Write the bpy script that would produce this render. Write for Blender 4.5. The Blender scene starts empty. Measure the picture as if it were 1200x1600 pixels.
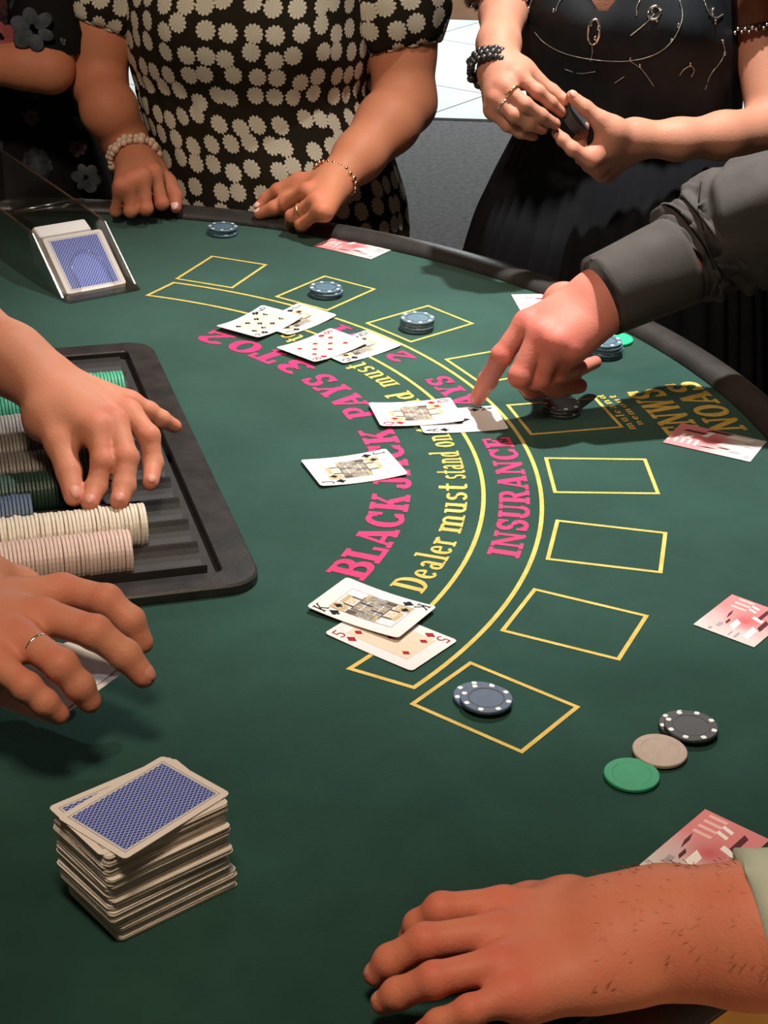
import bpy, bmesh, math, random
import numpy as np
from mathutils import Vector, Matrix, noise
random.seed(7); rng = np.random.default_rng(7)
R = math.radians
SC = bpy.context.scene
COL = SC.collection

# ---------------------------------------------------------------- camera, light, exposure
TZ = 0.90                                   # table top above the floor
FPX, PIT, ROL, CH = 2696.0, 0.46517, 0.03065, 0.7067   # focal length in px, pitch, roll, height over the table
cp, sp, cr, sr = math.cos(PIT), math.sin(PIT), math.cos(ROL), math.sin(ROL)
cam = bpy.data.cameras.new('camera'); cam.sensor_fit = 'VERTICAL'; cam.sensor_height = 36
cam.lens = 36 * FPX / 1600; cam.clip_start = .02
camo = bpy.data.objects.new('camera', cam); COL.objects.link(camo); SC.camera = camo
R0, U0, F0 = Vector((1, 0, 0)), Vector((0, sp, cp)), Vector((0, cp, -sp))
X, Y, Z = cr * R0 + sr * U0, -sr * R0 + cr * U0, -F0
camo.matrix_world = Matrix(((X.x, Y.x, Z.x, 0), (X.y, Y.y, Z.y, 0), (X.z, Y.z, Z.z, CH + TZ), (0, 0, 0, 1)))

w = bpy.data.worlds.new('World'); SC.world = w; w.use_nodes = True
w.node_tree.nodes['Background'].inputs[0].default_value = (1.0, .78, .62, 1)
w.node_tree.nodes['Background'].inputs[1].default_value = .045

def lamp(name, kind, loc, target, power, color, **kw):
    l = bpy.data.lights.new(name, kind); l.energy = power; l.color = color
    for k, v in kw.items(): setattr(l, k, v)
    o = bpy.data.objects.new(name, l); COL.objects.link(o); o.location = loc
    o.rotation_euler = (Vector(target) - Vector(loc)).to_track_quat('-Z', 'Y').to_euler()
    return o
lamp('table_spot', 'SPOT', (.34, 2.05, TZ + 1.75), (.20, 1.76, TZ), 315, (1, .95, .90), spot_size=R(53), spot_blend=1.0, shadow_soft_size=.03)
lamp('dealer_downlight', 'SPOT', (-.12, .42, TZ + 1.6), (-.03, .95, TZ), 84, (1, .78, .57), spot_size=R(64), spot_blend=.9, shadow_soft_size=.16)
lamp('guest_downlight', 'SPOT', (-.45, .75, TZ + 1.75), (.05, 2.38, TZ + .18), 90, (1, .80, .62), spot_size=R(44), spot_blend=.6, shadow_soft_size=.10)
lamp('lobby_lamp', 'AREA', (.4, 7.6, 2.9), (.4, 7.6, 0), 190, (.86, .97, 1), shape='RECTANGLE', size=2.2, size_y=1.0)
lamp('fascia_fill', 'SPOT', (.95, -.55, .62), (.22, .80, TZ - .07), 34, (1, .72, .40), spot_size=R(16), spot_blend=.8, shadow_soft_size=.05)  # added fill with no visible source, set low to brighten the wooden fascia
vs = SC.view_settings
vs.view_transform = 'Standard'; vs.look = 'None'; vs.gamma = 1; vs.use_curve_mapping = False; vs.exposure = 0.0
SC.display_settings.display_device = 'sRGB'

# ---------------------------------------------------------------- survey: photograph -> place
def at(px, py, z=0.0):
    """Point at height z over the table that the photograph shows at px, py."""
    x, y = (px - 600) / FPX, -(py - 800) / FPX
    x, y = cr * x - sr * y, sr * x + cr * y
    d = (x, cp + y * sp, -sp + y * cp); t = (CH - z) / -d[2]
    return np.array([d[0] * t, d[1] * t, TZ + z])
def aty(px, py, Yw):
    x, y = (px - 600) / FPX, -(py - 800) / FPX
    x, y = cr * x - sr * y, sr * x + cr * y
    d = (x, cp + y * sp, -sp + y * cp); t = Yw / d[1]
    return np.array([d[0] * t, Yw, TZ + CH + d[2] * t])
C0 = np.array([-.4308, 1.4642]); AX = R(17.2)            # centre of the layout arcs and the table's axis
UU = np.array([math.cos(AX), math.sin(AX)]); VV = np.array([-math.sin(AX), math.cos(AX)])
def tab(u, v, z=0.0):
    q = C0 + UU * u + VV * v
    return np.array([q[0], q[1], TZ + z])
def pol(r, deg, z=0.0):
    return np.array([C0[0] + r * math.cos(R(deg)), C0[1] + r * math.sin(R(deg)), TZ + z])

# ---------------------------------------------------------------- materials
def mat(name, col, rough=.6, **kw):
    m = bpy.data.materials.new(name); m.use_nodes = True
    b = m.node_tree.nodes['Principled BSDF']
    b.inputs['Base Color'].default_value = (*col, 1); b.inputs['Roughness'].default_value = rough
    for k, v in kw.items(): b.inputs[k].default_value = v
    return m
class NT:
    def __init__(s, m): s.t = m.node_tree; s.b = s.t.nodes['Principled BSDF']
    def n(s, typ, **kw):
        q = s.t.nodes.new(typ)
        for k, v in kw.items(): setattr(q, k, v)
        return q
    def l(s, a, b): s.t.links.new(a, b)
    def m(s, op, a, b=None, c=None):
        q = s.n('ShaderNodeMath', operation=op)
        for i, v in enumerate((a, b, c)):
            if v is None: continue
            if isinstance(v, (int, float)): q.inputs[i].default_value = v
            else: s.l(v, q.inputs[i])
        return q.outputs[0]
    def mix(s, f, a, b):
        q = s.n('ShaderNodeMix', data_type='RGBA')
        for i, v in ((0, f), (6, a), (7, b)):
            if isinstance(v, (int, float)): q.inputs[i].default_value = v
            elif isinstance(v, tuple): q.inputs[i].default_value = (*v, 1)
            else: s.l(v, q.inputs[i])
        return q.outputs[2]
    def noise(s, scale, detail=3, vec=None):
        q = s.n('ShaderNodeTexNoise'); q.inputs['Scale'].default_value = scale; q.inputs['Detail'].default_value = detail
        if vec is not None: s.l(vec, q.inputs['Vector'])
        return q.outputs['Fac']
    def coord(s, which='Object'): return s.n('ShaderNodeTexCoord').outputs[which]
    def ramp(s, f, lo, hi):
        q = s.n('ShaderNodeMapRange'); s.l(f, q.inputs[0]); q.inputs[1].default_value = lo; q.inputs[2].default_value = hi
        return q.outputs[0]
    def bump(s, f, strength=.3, dist=.001):
        q = s.n('ShaderNodeBump'); q.inputs['Strength'].default_value = strength; q.inputs['Distance'].default_value = dist
        s.l(f, q.inputs['Height']); s.l(q.outputs[0], s.b.inputs['Normal'])
    def col(s, c): s.l(c, s.b.inputs['Base Color'])

def mk_skin(name, base, red, dark=1.0):
    m = mat(name, base, .56); t = NT(m); co = t.coord()
    n1 = t.ramp(t.noise(38, 4, co), .35, .7); n2 = t.noise(9, 2, co)
    at_ = t.n('ShaderNodeAttribute', attribute_name='tint').outputs['Fac']
    f = t.m('ADD', t.m('MULTIPLY', n1, .22), t.m('MULTIPLY', at_, .75))
    c = t.mix(f, base, red)
    c = t.mix(t.m('MULTIPLY', t.ramp(n2, .45, .75), .3), c, tuple(min(1, x * 1.18) for x in base))
    t.col(c)
    v = t.n('ShaderNodeTexVoronoi'); v.inputs['Scale'].default_value = 480; t.l(co, v.inputs['Vector'])
    h = t.m('ADD', t.m('MULTIPLY', v.outputs['Distance'], .5), t.noise(260, 3, co))
    t.bump(h, .24, .0009)
    t.b.inputs['Subsurface Weight'].default_value = .12
    t.b.inputs['Subsurface Radius'].default_value = (.008, .003, .0015)
    t.b.inputs['Subsurface Scale'].default_value = 1.0
    t.b.inputs['Specular IOR Level'].default_value = .22
    return m
SK_daisy = mk_skin('skin_tanned', (.50, .200, .105), (.55, .13, .085))
SK_fair = mk_skin('skin_fair', (.43, .205, .135), (.44, .135, .095))
SK_man = mk_skin('skin_ruddy', (.53, .195, .145), (.55, .10, .085))
SK_dealer = mk_skin('skin_dealer', (.52, .225, .135), (.55, .145, .10))
SK_near = mk_skin('skin_near', (.56, .195, .115), (.58, .11, .08))
M_nail = mat('nail', (.56, .24, .18), .45, **{'Specular IOR Level': .3})
M_nail_pink = mat('nail_varnish', (.85, .52, .48), .18)
M_gold = mat('gold', (.95, .62, .30), .22, Metallic=1.0)
M_silver = mat('silver', (.85, .82, .78), .2, Metallic=1.0)

M_felt = mat('felt', (.018, .068, .047), .95); t = NT(M_felt); co = t.coord()
a = t.ramp(t.noise(7, 5, co), .3, .72); b_ = t.noise(32, 4, co); c_ = t.noise(900, 2, co)
c1 = t.mix(a, (.0095, .034, .027), (.0185, .064, .050)); c1 = t.mix(t.m('MULTIPLY', t.ramp(b_, .42, .75), .5), c1, (.010, .040, .031))
t.col(c1); t.bump(t.m('ADD', c_, t.m('MULTIPLY', b_, .6)), .35, .001)
t.b.inputs['Sheen Weight'].default_value = 1.0; t.b.inputs['Sheen Roughness'].default_value = .38
t.b.inputs['Sheen Tint'].default_value = (.60, 1.0, .88, 1); t.b.inputs['Specular IOR Level'].default_value = .1

def mottled(name, c1, c2, scale, rough=.8, bump=.2, bs=None, dist=.001, **kw):
    m = mat(name, c1, rough, **kw); t = NT(m); co = t.coord()
    t.col(t.mix(t.ramp(t.noise(scale, 4, co), .3, .7), c1, c2)); t.bump(t.noise(bs or scale * 6, 3, co), bump, dist); return m
M_yel = mottled('gold_print', (.50, .34, .055), (.64, .46, .11), 60, .75)
M_pink = mottled('pink_print', (.58, .010, .095), (.70, .018, .14), 60, .75)
M_rail = mottled('rail_leather', (.018, .016, .015), (.030, .027, .025), 30, .42, .5, 420, .0006)
M_wood = mottled('table_wood', (.05, .022, .012), (.09, .04, .02), 12, .5)
M_black = mottled('tray_plastic', (.011, .010, .010), (.026, .023, .022), 45, .42, .35, 160, .0006)
M_pit = mottled('trough_plastic', (.010, .009, .009), (.018, .016, .016), 60, .7, .2)
LOW = {'Specular IOR Level': .08}
M_card = mat('card_white', (.64, .62, .62), .6, **LOW)
M_edge = mottled('card_edge', (.80, .70, .55), (.62, .52, .38), 70, .7)
M_cream = mat('card_cream', (.60, .51, .40), .6, **LOW)
M_ink = mat('black_ink', (.010, .010, .012), .6, **LOW)
M_red = mat('red_ink', (.30, .015, .022), .6, **LOW)
M_court1 = mottled('court_grey', (.15, .14, .12), (.38, .36, .32), 420, .6, .0, **LOW); M_court2 = mottled('court_gold', (.34, .25, .12), (.55, .46, .28), 500, .6, .0, **LOW); M_court3 = mottled('court_blue', (.52, .53, .60), (.70, .69, .72), 300, .6, .0, **LOW); M_court4 = mottled('court_umber', (.06, .045, .035), (.16, .12, .08), 500, .6, .0, **LOW)

def mk_back(name):
    m = mat(name, (.8, .8, .8), .6, **LOW); t = NT(m); co = t.coord()
    s = t.n('ShaderNodeSeparateXYZ'); t.l(co, s.inputs[0]); x, y = s.outputs[0], s.outputs[1]
    ax, ay = t.m('ABSOLUTE', x), t.m('ABSOLUTE', y)
    inside = t.m('MULTIPLY', t.m('LESS_THAN', ax, .0240), t.m('LESS_THAN', ay, .0378))
    o1 = t.m('MULTIPLY', t.m('LESS_THAN', ax, .0256), t.m('LESS_THAN', ay, .0394))
    o2 = t.m('MULTIPLY', t.m('LESS_THAN', ax, .0252), t.m('LESS_THAN', ay, .0390))
    line = t.m('SUBTRACT', o1, o2)
    k = 1 / .0028
    u = t.m('FRACT', t.m('MULTIPLY', t.m('ADD', x, t.m('MULTIPLY', y, .62)), k))
    v = t.m('FRACT', t.m('MULTIPLY', t.m('SUBTRACT', x, t.m('MULTIPLY', y, .62)), k))
    lat = t.m('MAXIMUM', t.m('LESS_THAN', u, .20), t.m('LESS_THAN', v, .20))
    c = t.mix(lat, (.026, .050, .29), (.40, .45, .66))
    c = t.mix(t.m('MAXIMUM', inside, line), (.66, .62, .58), t.mix(line, c, (.04, .05, .16)))
    t.col(c); return m
M_back = mk_back('card_back_blue')

def mk_chip(name, c): return mottled(name, c, tuple(min(1, q * 1.12) for q in c), 200, .45, .08)
M_cblue = mk_chip('chip_blue', (.070, .130, .175)); M_cslate = mk_chip('chip_slate', (.058, .092, .150)); M_cblack = mk_chip('chip_black', (.036, .040, .044))
M_cgreen = mk_chip('chip_green', (.012, .235, .110)); M_cgrey = mk_chip('chip_taupe', (.34, .265, .215)); M_cglow = mk_chip('chip_bright_green', (.02, .62, .22))
M_cwhite = mk_chip('chip_white', (.62, .56, .47)); M_cpink = mk_chip('chip_pink', (.60, .45, .40)); M_csilver = mk_chip('chip_silver', (.33, .31, .28)); M_cdark = mk_chip('chip_dark_green', (.02, .05, .035))
M_cbg = mk_chip('chip_mid_grey', (.16, .145, .13)); M_cbeige = mk_chip('chip_beige', (.52, .45, .36)); M_clb = mk_chip('chip_light_blue', (.14, .24, .34)); M_cgl = mk_chip('chip_mint', (.06, .34, .20))
M_spot = mat('chip_spot', (.70, .74, .78), .4)

def mk_glass(name, tint, gloss=.22, rough=.2, fres=.55):
    m = bpy.data.materials.new(name); m.use_nodes = True; nt = m.node_tree; nt.nodes.remove(nt.nodes['Principled BSDF'])
    out = nt.nodes['Material Output']; tr = nt.nodes.new('ShaderNodeBsdfTransparent'); tr.inputs[0].default_value = (*tint, 1)
    gl = nt.nodes.new('ShaderNodeBsdfGlossy'); gl.inputs['Roughness'].default_value = rough; gl.inputs[0].default_value = (.9, .9, .88, 1)
    fr = nt.nodes.new('ShaderNodeFresnel'); fr.inputs[0].default_value = 1.5
    ad = nt.nodes.new('ShaderNodeMath'); ad.operation = 'MULTIPLY_ADD'; ad.inputs[1].default_value = fres; ad.inputs[2].default_value = gloss * .2
    mx = nt.nodes.new('ShaderNodeMixShader')
    nt.links.new(fr.outputs[0], ad.inputs[0]); nt.links.new(ad.outputs[0], mx.inputs[0]); nt.links.new(tr.outputs[0], mx.inputs[1]); nt.links.new(gl.outputs[0], mx.inputs[2]); nt.links.new(mx.outputs[0], out.inputs[0])
    return m
M_smoke = mk_glass('smoked_acrylic', (.58, .57, .54)); M_clear = mk_glass('clear_acrylic', (.95, .95, .95), .05, .05, .25)

def mk_daisy():
    m = mat('daisy_print', (.016, .013, .007), .85); t = NT(m)
    uv = t.n('ShaderNodeUVMap'); uv.uv_map = 'uv'
    v = t.n('ShaderNodeTexVoronoi', voronoi_dimensions='2D'); v.inputs['Scale'].default_value = 1 / .0325; v.inputs['Randomness'].default_value = .50
    t.l(uv.outputs[0], v.inputs['Vector'])
    sub = t.n('ShaderNodeVectorMath', operation='SUBTRACT'); sc = t.n('ShaderNodeVectorMath', operation='SCALE'); sc.inputs['Scale'].default_value = 1 / .0325
    t.l(uv.outputs[0], sc.inputs[0]); t.l(sc.outputs[0], sub.inputs[0])
    sc2 = t.n('ShaderNodeVectorMath', operation='SCALE'); sc2.inputs['Scale'].default_value = 1 / .0325; t.l(v.outputs['Position'], sc2.inputs[0])
    t.l(sc2.outputs[0], sub.inputs[1])
    s = t.n('ShaderNodeSeparateXYZ'); t.l(sub.outputs[0], s.inputs[0])
    ang = t.m('ARCTAN2', s.outputs[1], s.outputs[0]); rad = v.outputs['Distance']
    cs = t.n('ShaderNodeSeparateColor'); t.l(v.outputs['Color'], cs.inputs[0])
    pet = t.m('ABSOLUTE', t.m('SINE', t.m('ADD', t.m('MULTIPLY', ang, 6.5), t.m('MULTIPLY', cs.outputs[0], 6))))
    lim = t.m('ADD', t.m('ADD', .290, t.m('MULTIPLY', t.noise(190, 2, uv.outputs[0]), .11)), t.m('MULTIPLY', pet, .075))
    mask = t.m('LESS_THAN', rad, lim)
    ctr = t.m('LESS_THAN', rad, .085)
    c = t.mix(t.m('MULTIPLY', t.m('POWER', t.m('SUBTRACT', 1, pet), 3), .75), (.62, .58, .47), (.20, .18, .13))
    c = t.mix(mask, (.016, .013, .007), c)
    t.col(c); t.bump(t.noise(300, 2, uv.outputs[0]), .1, .001); t.b.inputs['Specular IOR Level'].default_value = .15
    return m
M_daisy = mk_daisy()
def mk_floral():
    m = mat('dark_floral', (.006, .006, .006), .85); t = NT(m); uv = t.n('ShaderNodeUVMap'); uv.uv_map = 'uv'
    v = t.n('ShaderNodeTexVoronoi', voronoi_dimensions='2D'); S = 1 / .115
    v.inputs['Scale'].default_value = S; v.inputs['Randomness'].default_value = .8
    wob = t.n('ShaderNodeVectorMath', operation='ADD'); nz = t.n('ShaderNodeTexNoise'); nz.inputs['Scale'].default_value = 55; t.l(uv.outputs[0], nz.inputs['Vector'])
    sc0 = t.n('ShaderNodeVectorMath', operation='SCALE'); sc0.inputs['Scale'].default_value = .022; t.l(nz.outputs['Color'], sc0.inputs[0])
    t.l(uv.outputs[0], wob.inputs[0]); t.l(sc0.outputs[0], wob.inputs[1]); t.l(wob.outputs[0], v.inputs['Vector'])
    cs = t.n('ShaderNodeSeparateColor'); t.l(v.outputs['Color'], cs.inputs[0])
    rad = v.outputs['Distance']
    mask = t.m('LESS_THAN', rad, t.m('MULTIPLY_ADD', cs.outputs[1], .22, .08))
    c = t.mix(t.m('GREATER_THAN', cs.outputs[0], .66), (.055, .070, .085), (.12, .035, .04))
    c = t.mix(t.ramp(nz.outputs['Fac'], .35, .65), c, (.012, .014, .018))
    t.col(t.mix(mask, (.0055, .005, .005), c)); t.b.inputs['Specular IOR Level'].default_value = .15
    return m
M_floral = mk_floral()
M_navy = mottled('bodice_satin', (.006, .0085, .0115), (.012, .0155, .020), 25, .6, .25, 180, .0006, **{'Specular IOR Level': .25})
M_chif = mottled('black_chiffon', (.0035, .004, .0055), (.008, .009, .012), 8, .9, .2, 200, .001, **{'Specular IOR Level': .2})
M_sheer = mk_glass('sheer_black', (.30, .24, .20), .1)
M_shirt = mottled('charcoal_shirt', (.030, .027, .025), (.043, .039, .035), 40, .85, .3, 700, .0006)
M_mint = mottled('pale_green_shirt', (.40, .46, .38), (.48, .53, .44), 30, .85, .3, 600, .0006)
M_white_sh = mottled('white_shirt', (.55, .52, .48), (.65, .62, .58), 30, .85, .3, 600, .0006)
M_trous = mottled('dark_trousers', (.018, .013, .011), (.026, .019, .016), 30, .9)
M_bead = mottled('pale_beads', (.55, .38, .28), (.75, .58, .45), 90, .35); M_rose = mat('rose_gold', (.95, .55, .36), .22, Metallic=1.0)
M_dbead = mat('dark_beads', (.02, .018, .017), .3); M_emb = mat('silver_thread', (.60, .58, .54), .35, Metallic=.7)
M_hair = mat('arm_hair', (.62, .34, .17), .5)
M_oak = mottled('honey_wood', (.50, .24, .06), (.62, .33, .10), 14, .5, .5, 40, .002)
M_metal = mat('steel', (.4, .4, .42), .3, Metallic=1.0)

# ---------------------------------------------------------------- mesh helpers
def setp(o, label=None, cat=None, group=None, kind=None):
    for k, v in (('label', label), ('category', cat), ('group', group), ('kind', kind)):
        if v: o[k] = v
    return o
def empty(name, loc, label, cat, group=None, rot=(0, 0, 0)):
    o = bpy.data.objects.new(name, None); COL.objects.link(o); o.location = loc; o.rotation_euler = rot; o.empty_display_size = .05
    return setp(o, label, cat, group)
def wloc(o):
    p = Vector((0, 0, 0))
    while o is not None: p = p + o.location; o = o.parent
    return p
def mesh(name, verts, faces, mats, parent=None, world=True, smooth=True, mi=None, uv=None, loc=None):
    """verts in world space when world=True (parent must be unrotated), else in the parent's space."""
    me = bpy.data.meshes.new(name)
    V = np.asarray(verts, dtype=float)
    if parent is not None and world:
        V = V - np.array(wloc(parent))
    me.from_pydata([tuple(v) for v in V], [], [tuple(f) for f in faces])
    mats = mats if isinstance(mats, (list, tuple)) else [mats]
    for m in mats: me.materials.append(m)
    if mi is not None: me.polygons.foreach_set('material_index', list(mi))
    if smooth: me.polygons.foreach_set('use_smooth', [True] * len(me.polygons))
    if uv is not None:
        ul = me.uv_layers.new(name='uv'); idx = np.empty(len(me.loops), dtype=np.int32); me.loops.foreach_get('vertex_index', idx)
        ul.data.foreach_set('uv', np.asarray(uv, dtype=np.float32)[idx].ravel())
    me.update()
    o = bpy.data.objects.new(name, me); COL.objects.link(o)
    if parent is not None: o.parent = parent
    if loc is not None: o.location = loc
    return o
class MB:
    def __init__(s): s.v = []; s.f = []; s.mi = []
    def add(s, v, f, mi=0):
        n = len(s.v); s.v += [tuple(map(float, q)) for q in v]; s.f += [tuple(i + n for i in q) for q in f]; s.mi += [mi] * len(f)
    def box(s, c, sz, M=None, mi=0):
        P = [(x, y, z) for z in (-.5, .5) for y in (-.5, .5) for x in (-.5, .5)]
        V = [np.array(c) + (M @ (np.array(p) * sz) if M is not None else np.array(p) * sz) for p in P]
        s.add(V, [(0, 2, 3, 1), (4, 5, 7, 6), (0, 1, 5, 4), (2, 6, 7, 3), (0, 4, 6, 2), (1, 3, 7, 5)], mi)
    def prism(s, poly, z0, z1, T=None, mi=0):
        n = len(poly); V = [(x, y, z0) for x, y in poly] + [(x, y, z1) for x, y in poly]
        if T is not None: V = [T(*q) for q in V]
        s.add(V, [tuple(range(n))[::-1], tuple(range(n, 2 * n))] + [(i, (i + 1) % n, n + (i + 1) % n, n + i) for i in range(n)], mi)
    def tube(s, pts, rad, seg=8, closed=False, mi=0):
        pts = [np.array(p, float) for p in pts]; n = len(pts); rad = rad if isinstance(rad, (list, tuple, np.ndarray)) else [rad] * n
        V = []; prev = None
        for i, p in enumerate(pts):
            a_ = pts[(i + 1) % n] if (closed or i < n - 1) else p; b__ = pts[i - 1] if (closed or i > 0) else p
            d = a_ - b__; d /= np.linalg.norm(d) + 1e-12
            if prev is None:
                u = np.cross(d, (0, 0, 1)); u = u if np.linalg.norm(u) > .1 else np.cross(d, (1, 0, 0))
            else: u = prev - d * (prev @ d)
            u /= np.linalg.norm(u); prev = u; v2 = np.cross(d, u)
            V += [p + rad[i] * (math.cos(k) * u + math.sin(k) * v2) for k in np.linspace(0, 2 * math.pi, seg, endpoint=False)]
        F = []
        for i in range(n if closed else n - 1):
            j = (i + 1) % n
            F += [(i * seg + k, i * seg + (k + 1) % seg, j * seg + (k + 1) % seg, j * seg + k) for k in range(seg)]
        if not closed: F += [tuple(range(seg))[::-1], tuple((n - 1) * seg + k for k in range(seg))]
        s.add(V, F, mi)
    def ball(s, c, r, seg=8, rings=5, sc=(1, 1, 1), M=None, mi=0):
        V = []; F = []
        for i in range(rings + 1):
            th = math.pi * i / rings
            for k in range(seg):
                ph = 2 * math.pi * k / seg; q = np.array((math.sin(th) * math.cos(ph) * sc[0], math.sin(th) * math.sin(ph) * sc[1], math.cos(th) * sc[2])) * r
                V.append(np.array(c) + (M @ q if M is not None else q))
        for i in range(rings):
            F += [(i * seg + k, (i + 1) * seg + k, (i + 1) * seg + (k + 1) % seg, i * seg + (k + 1) % seg) for k in range(seg)]
        s.add(V, F, mi)
    def build(s, name, mats, parent=None, **kw): return mesh(name, s.v, s.f, mats, parent, mi=s.mi, **kw)
def rrect(wd, hg, rad, n=5, cx=0, cy=0):
    P = []
    for (sx, sy, a0) in ((1, 1, 0), (-1, 1, 90), (-1, -1, 180), (1, -1, 270)):
        for k in range(n + 1):
            a_ = R(a0 + 90 * k / n); P.append((cx + sx * (wd / 2 - rad) + rad * math.cos(a_), cy + sy * (hg / 2 - rad) + rad * math.sin(a_)))
    return P
def bevel(o, wd, seg=2):
    m = o.modifiers.new('bevel', 'BEVEL'); m.width = wd; m.segments = seg; m.limit_method = 'ANGLE'; return o

# ---------------------------------------------------------------- skin surfaces: smooth union of tapered bones -> surface net
def smin(a, b, k):
    h = np.clip(.5 + .5 * (b - a) / k, 0, 1); return b + (a - b) * h - k * h * (1 - h)
def cap(P, q):
    a, b, ra, rb = q; ab = b - a; t = np.clip(((P - a) @ ab) / max(ab @ ab, 1e-12), 0, 1)
    return np.linalg.norm(P - a - t[:, None] * ab, axis=1) - (ra + (rb - ra) * t)
def field(P, core, digits, kc, kd, km):
    D = None
    for q in core:
        d = cap(P, q); D = d if D is None else smin(D, d, kc)
    if D is None: D = np.full(len(P), 1.0)
    out = D
    for dg in digits:
        E_ = None
        for q in dg:
            d = cap(P, q); E_ = d if E_ is None else smin(E_, d, kd)
        if E_ is None: continue
        E_ = smin(D, E_, km); k = .0014 * np.clip((D - E_) / .0014, 0, 1) + 1e-9     # a digit far away must change nothing
        out = smin(out, E_, k)
    return out
def skin_mesh(core, digits, h=.002, kc=.016, kd=.003, km=.007, relax=2):
    allp = list(core) + [q for d in digits for q in d]
    A = np.array([q[0] for q in allp]); B = np.array([q[1] for q in allp]); RR = np.array([max(q[2], q[3]) for q in allp])
    lo = np.minimum(A, B).min(0) - RR.max() - .01; hi = np.maximum(A, B).max(0) + RR.max() + .01
    N = 16; bs = N * h; nb = np.ceil((hi - lo) / bs).astype(int)
    I = np.stack(np.meshgrid(*[np.arange(k) for k in nb], indexing='ij'), -1).reshape(-1, 3)
    Cn = lo + (I + .5) * bs; d = np.full(len(I), 1e9)
    for q in allp: d = np.minimum(d, cap(Cn, q))
    half = bs * .87
    I = I[(d < half + .034) & (d > -half - .03)]
    g = np.stack(np.meshgrid(*[np.arange(N + 1)] * 3, indexing='ij'), -1).reshape(-1, 3)
    keys, pos, ek, es, ea = [], [], [], [], []
    S = np.array([1 << 40, 1 << 20, 1], dtype=np.int64)
    corners = [(i, j, k) for i in (0, 1) for j in (0, 1) for k in (0, 1)]
    edges = [(a_, b__) for a_ in range(8) for b__ in range(a_ + 1, 8) if sum(abs(np.subtract(corners[a_], corners[b__]))) == 1]
    CK = np.array(corners, float)
    for i3 in I:
        c = lo + (i3 + .5) * bs
        near = lambda q: cap(c[None], q)[0] < half + .05
        cc = [q for q in core if near(q)]; dd = [[q for q in dg if near(q)] for dg in digits]; dd = [x for x in dd if x]
        if not cc and not dd: continue
        P = lo + (i3 * N + g) * h
        f = field(P, cc, dd, kc, kd, km).reshape(N + 1, N + 1, N + 1)
        if f.min() > 0 or f.max() < 0: continue
        cv = np.stack([f[i:N + i, j:N + j, k:N + k] for i, j, k in corners], -1); sg = cv < 0
        act = np.argwhere(sg.any(-1) & ~sg.all(-1))
        if len(act):
            v8 = cv[act[:, 0], act[:, 1], act[:, 2]]; acc = np.zeros((len(act), 3)); cnt = np.zeros(len(act))
            for a_, b__ in edges:
                va, vb = v8[:, a_], v8[:, b__]; m = (va < 0) != (vb < 0)
                t_ = np.where(m, va / np.where(m, va - vb, 1), 0)
                acc += np.where(m[:, None], CK[a_] + t_[:, None] * (CK[b__] - CK[a_]), 0); cnt += m
            gi = i3 * N + act
            keys.append((gi.astype(np.int64) * S).sum(1)); pos.append(lo + (gi + acc / cnt[:, None]) * h)
        s0 = f[:N, :N, :N] < 0
        for ax, s1 in enumerate((f[1:, :N, :N] < 0, f[:N, 1:, :N] < 0, f[:N, :N, 1:] < 0)):
            e = np.argwhere(s0 != s1)
            if len(e):
                ek.append(i3 * N + e); es.append(s0[e[:, 0], e[:, 1], e[:, 2]]); ea.append(np.full(len(e), ax))
    keys = np.concatenate(keys); pos = np.concatenate(pos); o = np.argsort(keys); keys, pos = keys[o], pos[o]
    ek = np.concatenate(ek); es = np.concatenate(es); ea = np.concatenate(ea)
    quads = []
    for ax in range(3):
        m = ea == ax; e = ek[m]; s_ = es[m]; u, v = [(1, 2), (2, 0), (0, 1)][ax]
        du, dv = np.zeros(3, int), np.zeros(3, int); du[u] = 1; dv[v] = 1
        q = np.stack([((e - a_) .astype(np.int64) * S).sum(1) for a_ in (du + dv, dv, 0 * du, du)], 1)
        ix = np.searchsorted(keys, q); ix = np.clip(ix, 0, len(keys) - 1); ok = (keys[ix] == q).all(1)
        ix = np.where(s_[:, None], ix, ix[:, ::-1]); quads.append(ix[ok])
    quads = np.concatenate(quads)
    E_ = np.concatenate([quads[:, [0, 1]], quads[:, [1, 2]], quads[:, [2, 3]], quads[:, [3, 0]]])
    lab = np.arange(len(pos))
    while True:                                     # keep the outer skin, drop stray bubbles
        l2 = lab.copy(); np.minimum.at(l2, E_[:, 0], lab[E_[:, 1]]); np.minimum.at(l2, E_[:, 1], lab[E_[:, 0]]); l2 = l2[l2]
        if (l2 == lab).all(): break
        lab = l2
    ids, cnt_ = np.unique(lab, return_counts=True); big = ids[cnt_ > .04 * len(pos)]
    if len(ids) > 1:
        keep = np.isin(lab, big); remap = np.cumsum(keep) - 1
        quads = remap[quads[keep[quads].all(1)]]; pos = pos[keep]; E_ = remap[E_[keep[E_].all(1)]]
    for _ in range(relax):
        s_ = np.zeros_like(pos); n = np.zeros(len(pos)); np.add.at(s_, E_[:, 0], pos[E_[:, 1]]); np.add.at(n, E_[:, 0], 1); np.add.at(s_, E_[:, 1], pos[E_[:, 0]]); np.add.at(n, E_[:, 1], 1)
        pos = pos * .5 + .5 * s_ / np.maximum(n, 1)[:, None]
    return pos, quads
def skin_obj(name, parent, mt, core, digits, hot=(), **kw):
    v, q = skin_mesh(core, digits, **kw)
    o = mesh(name, v, q, mt, parent)
    if hot is not None:
        tint = np.zeros(len(v))
        for c, r_, a_ in hot: tint = np.maximum(tint, a_ * np.exp(-((v - c) ** 2).sum(1) / (r_ * r_)))
        at_ = o.data.attributes.new('tint', 'FLOAT', 'POINT'); at_.data.foreach_set('value', tint.astype(np.float32))
    return o
def unit(v): return v / (np.linalg.norm(v) + 1e-12)
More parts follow.
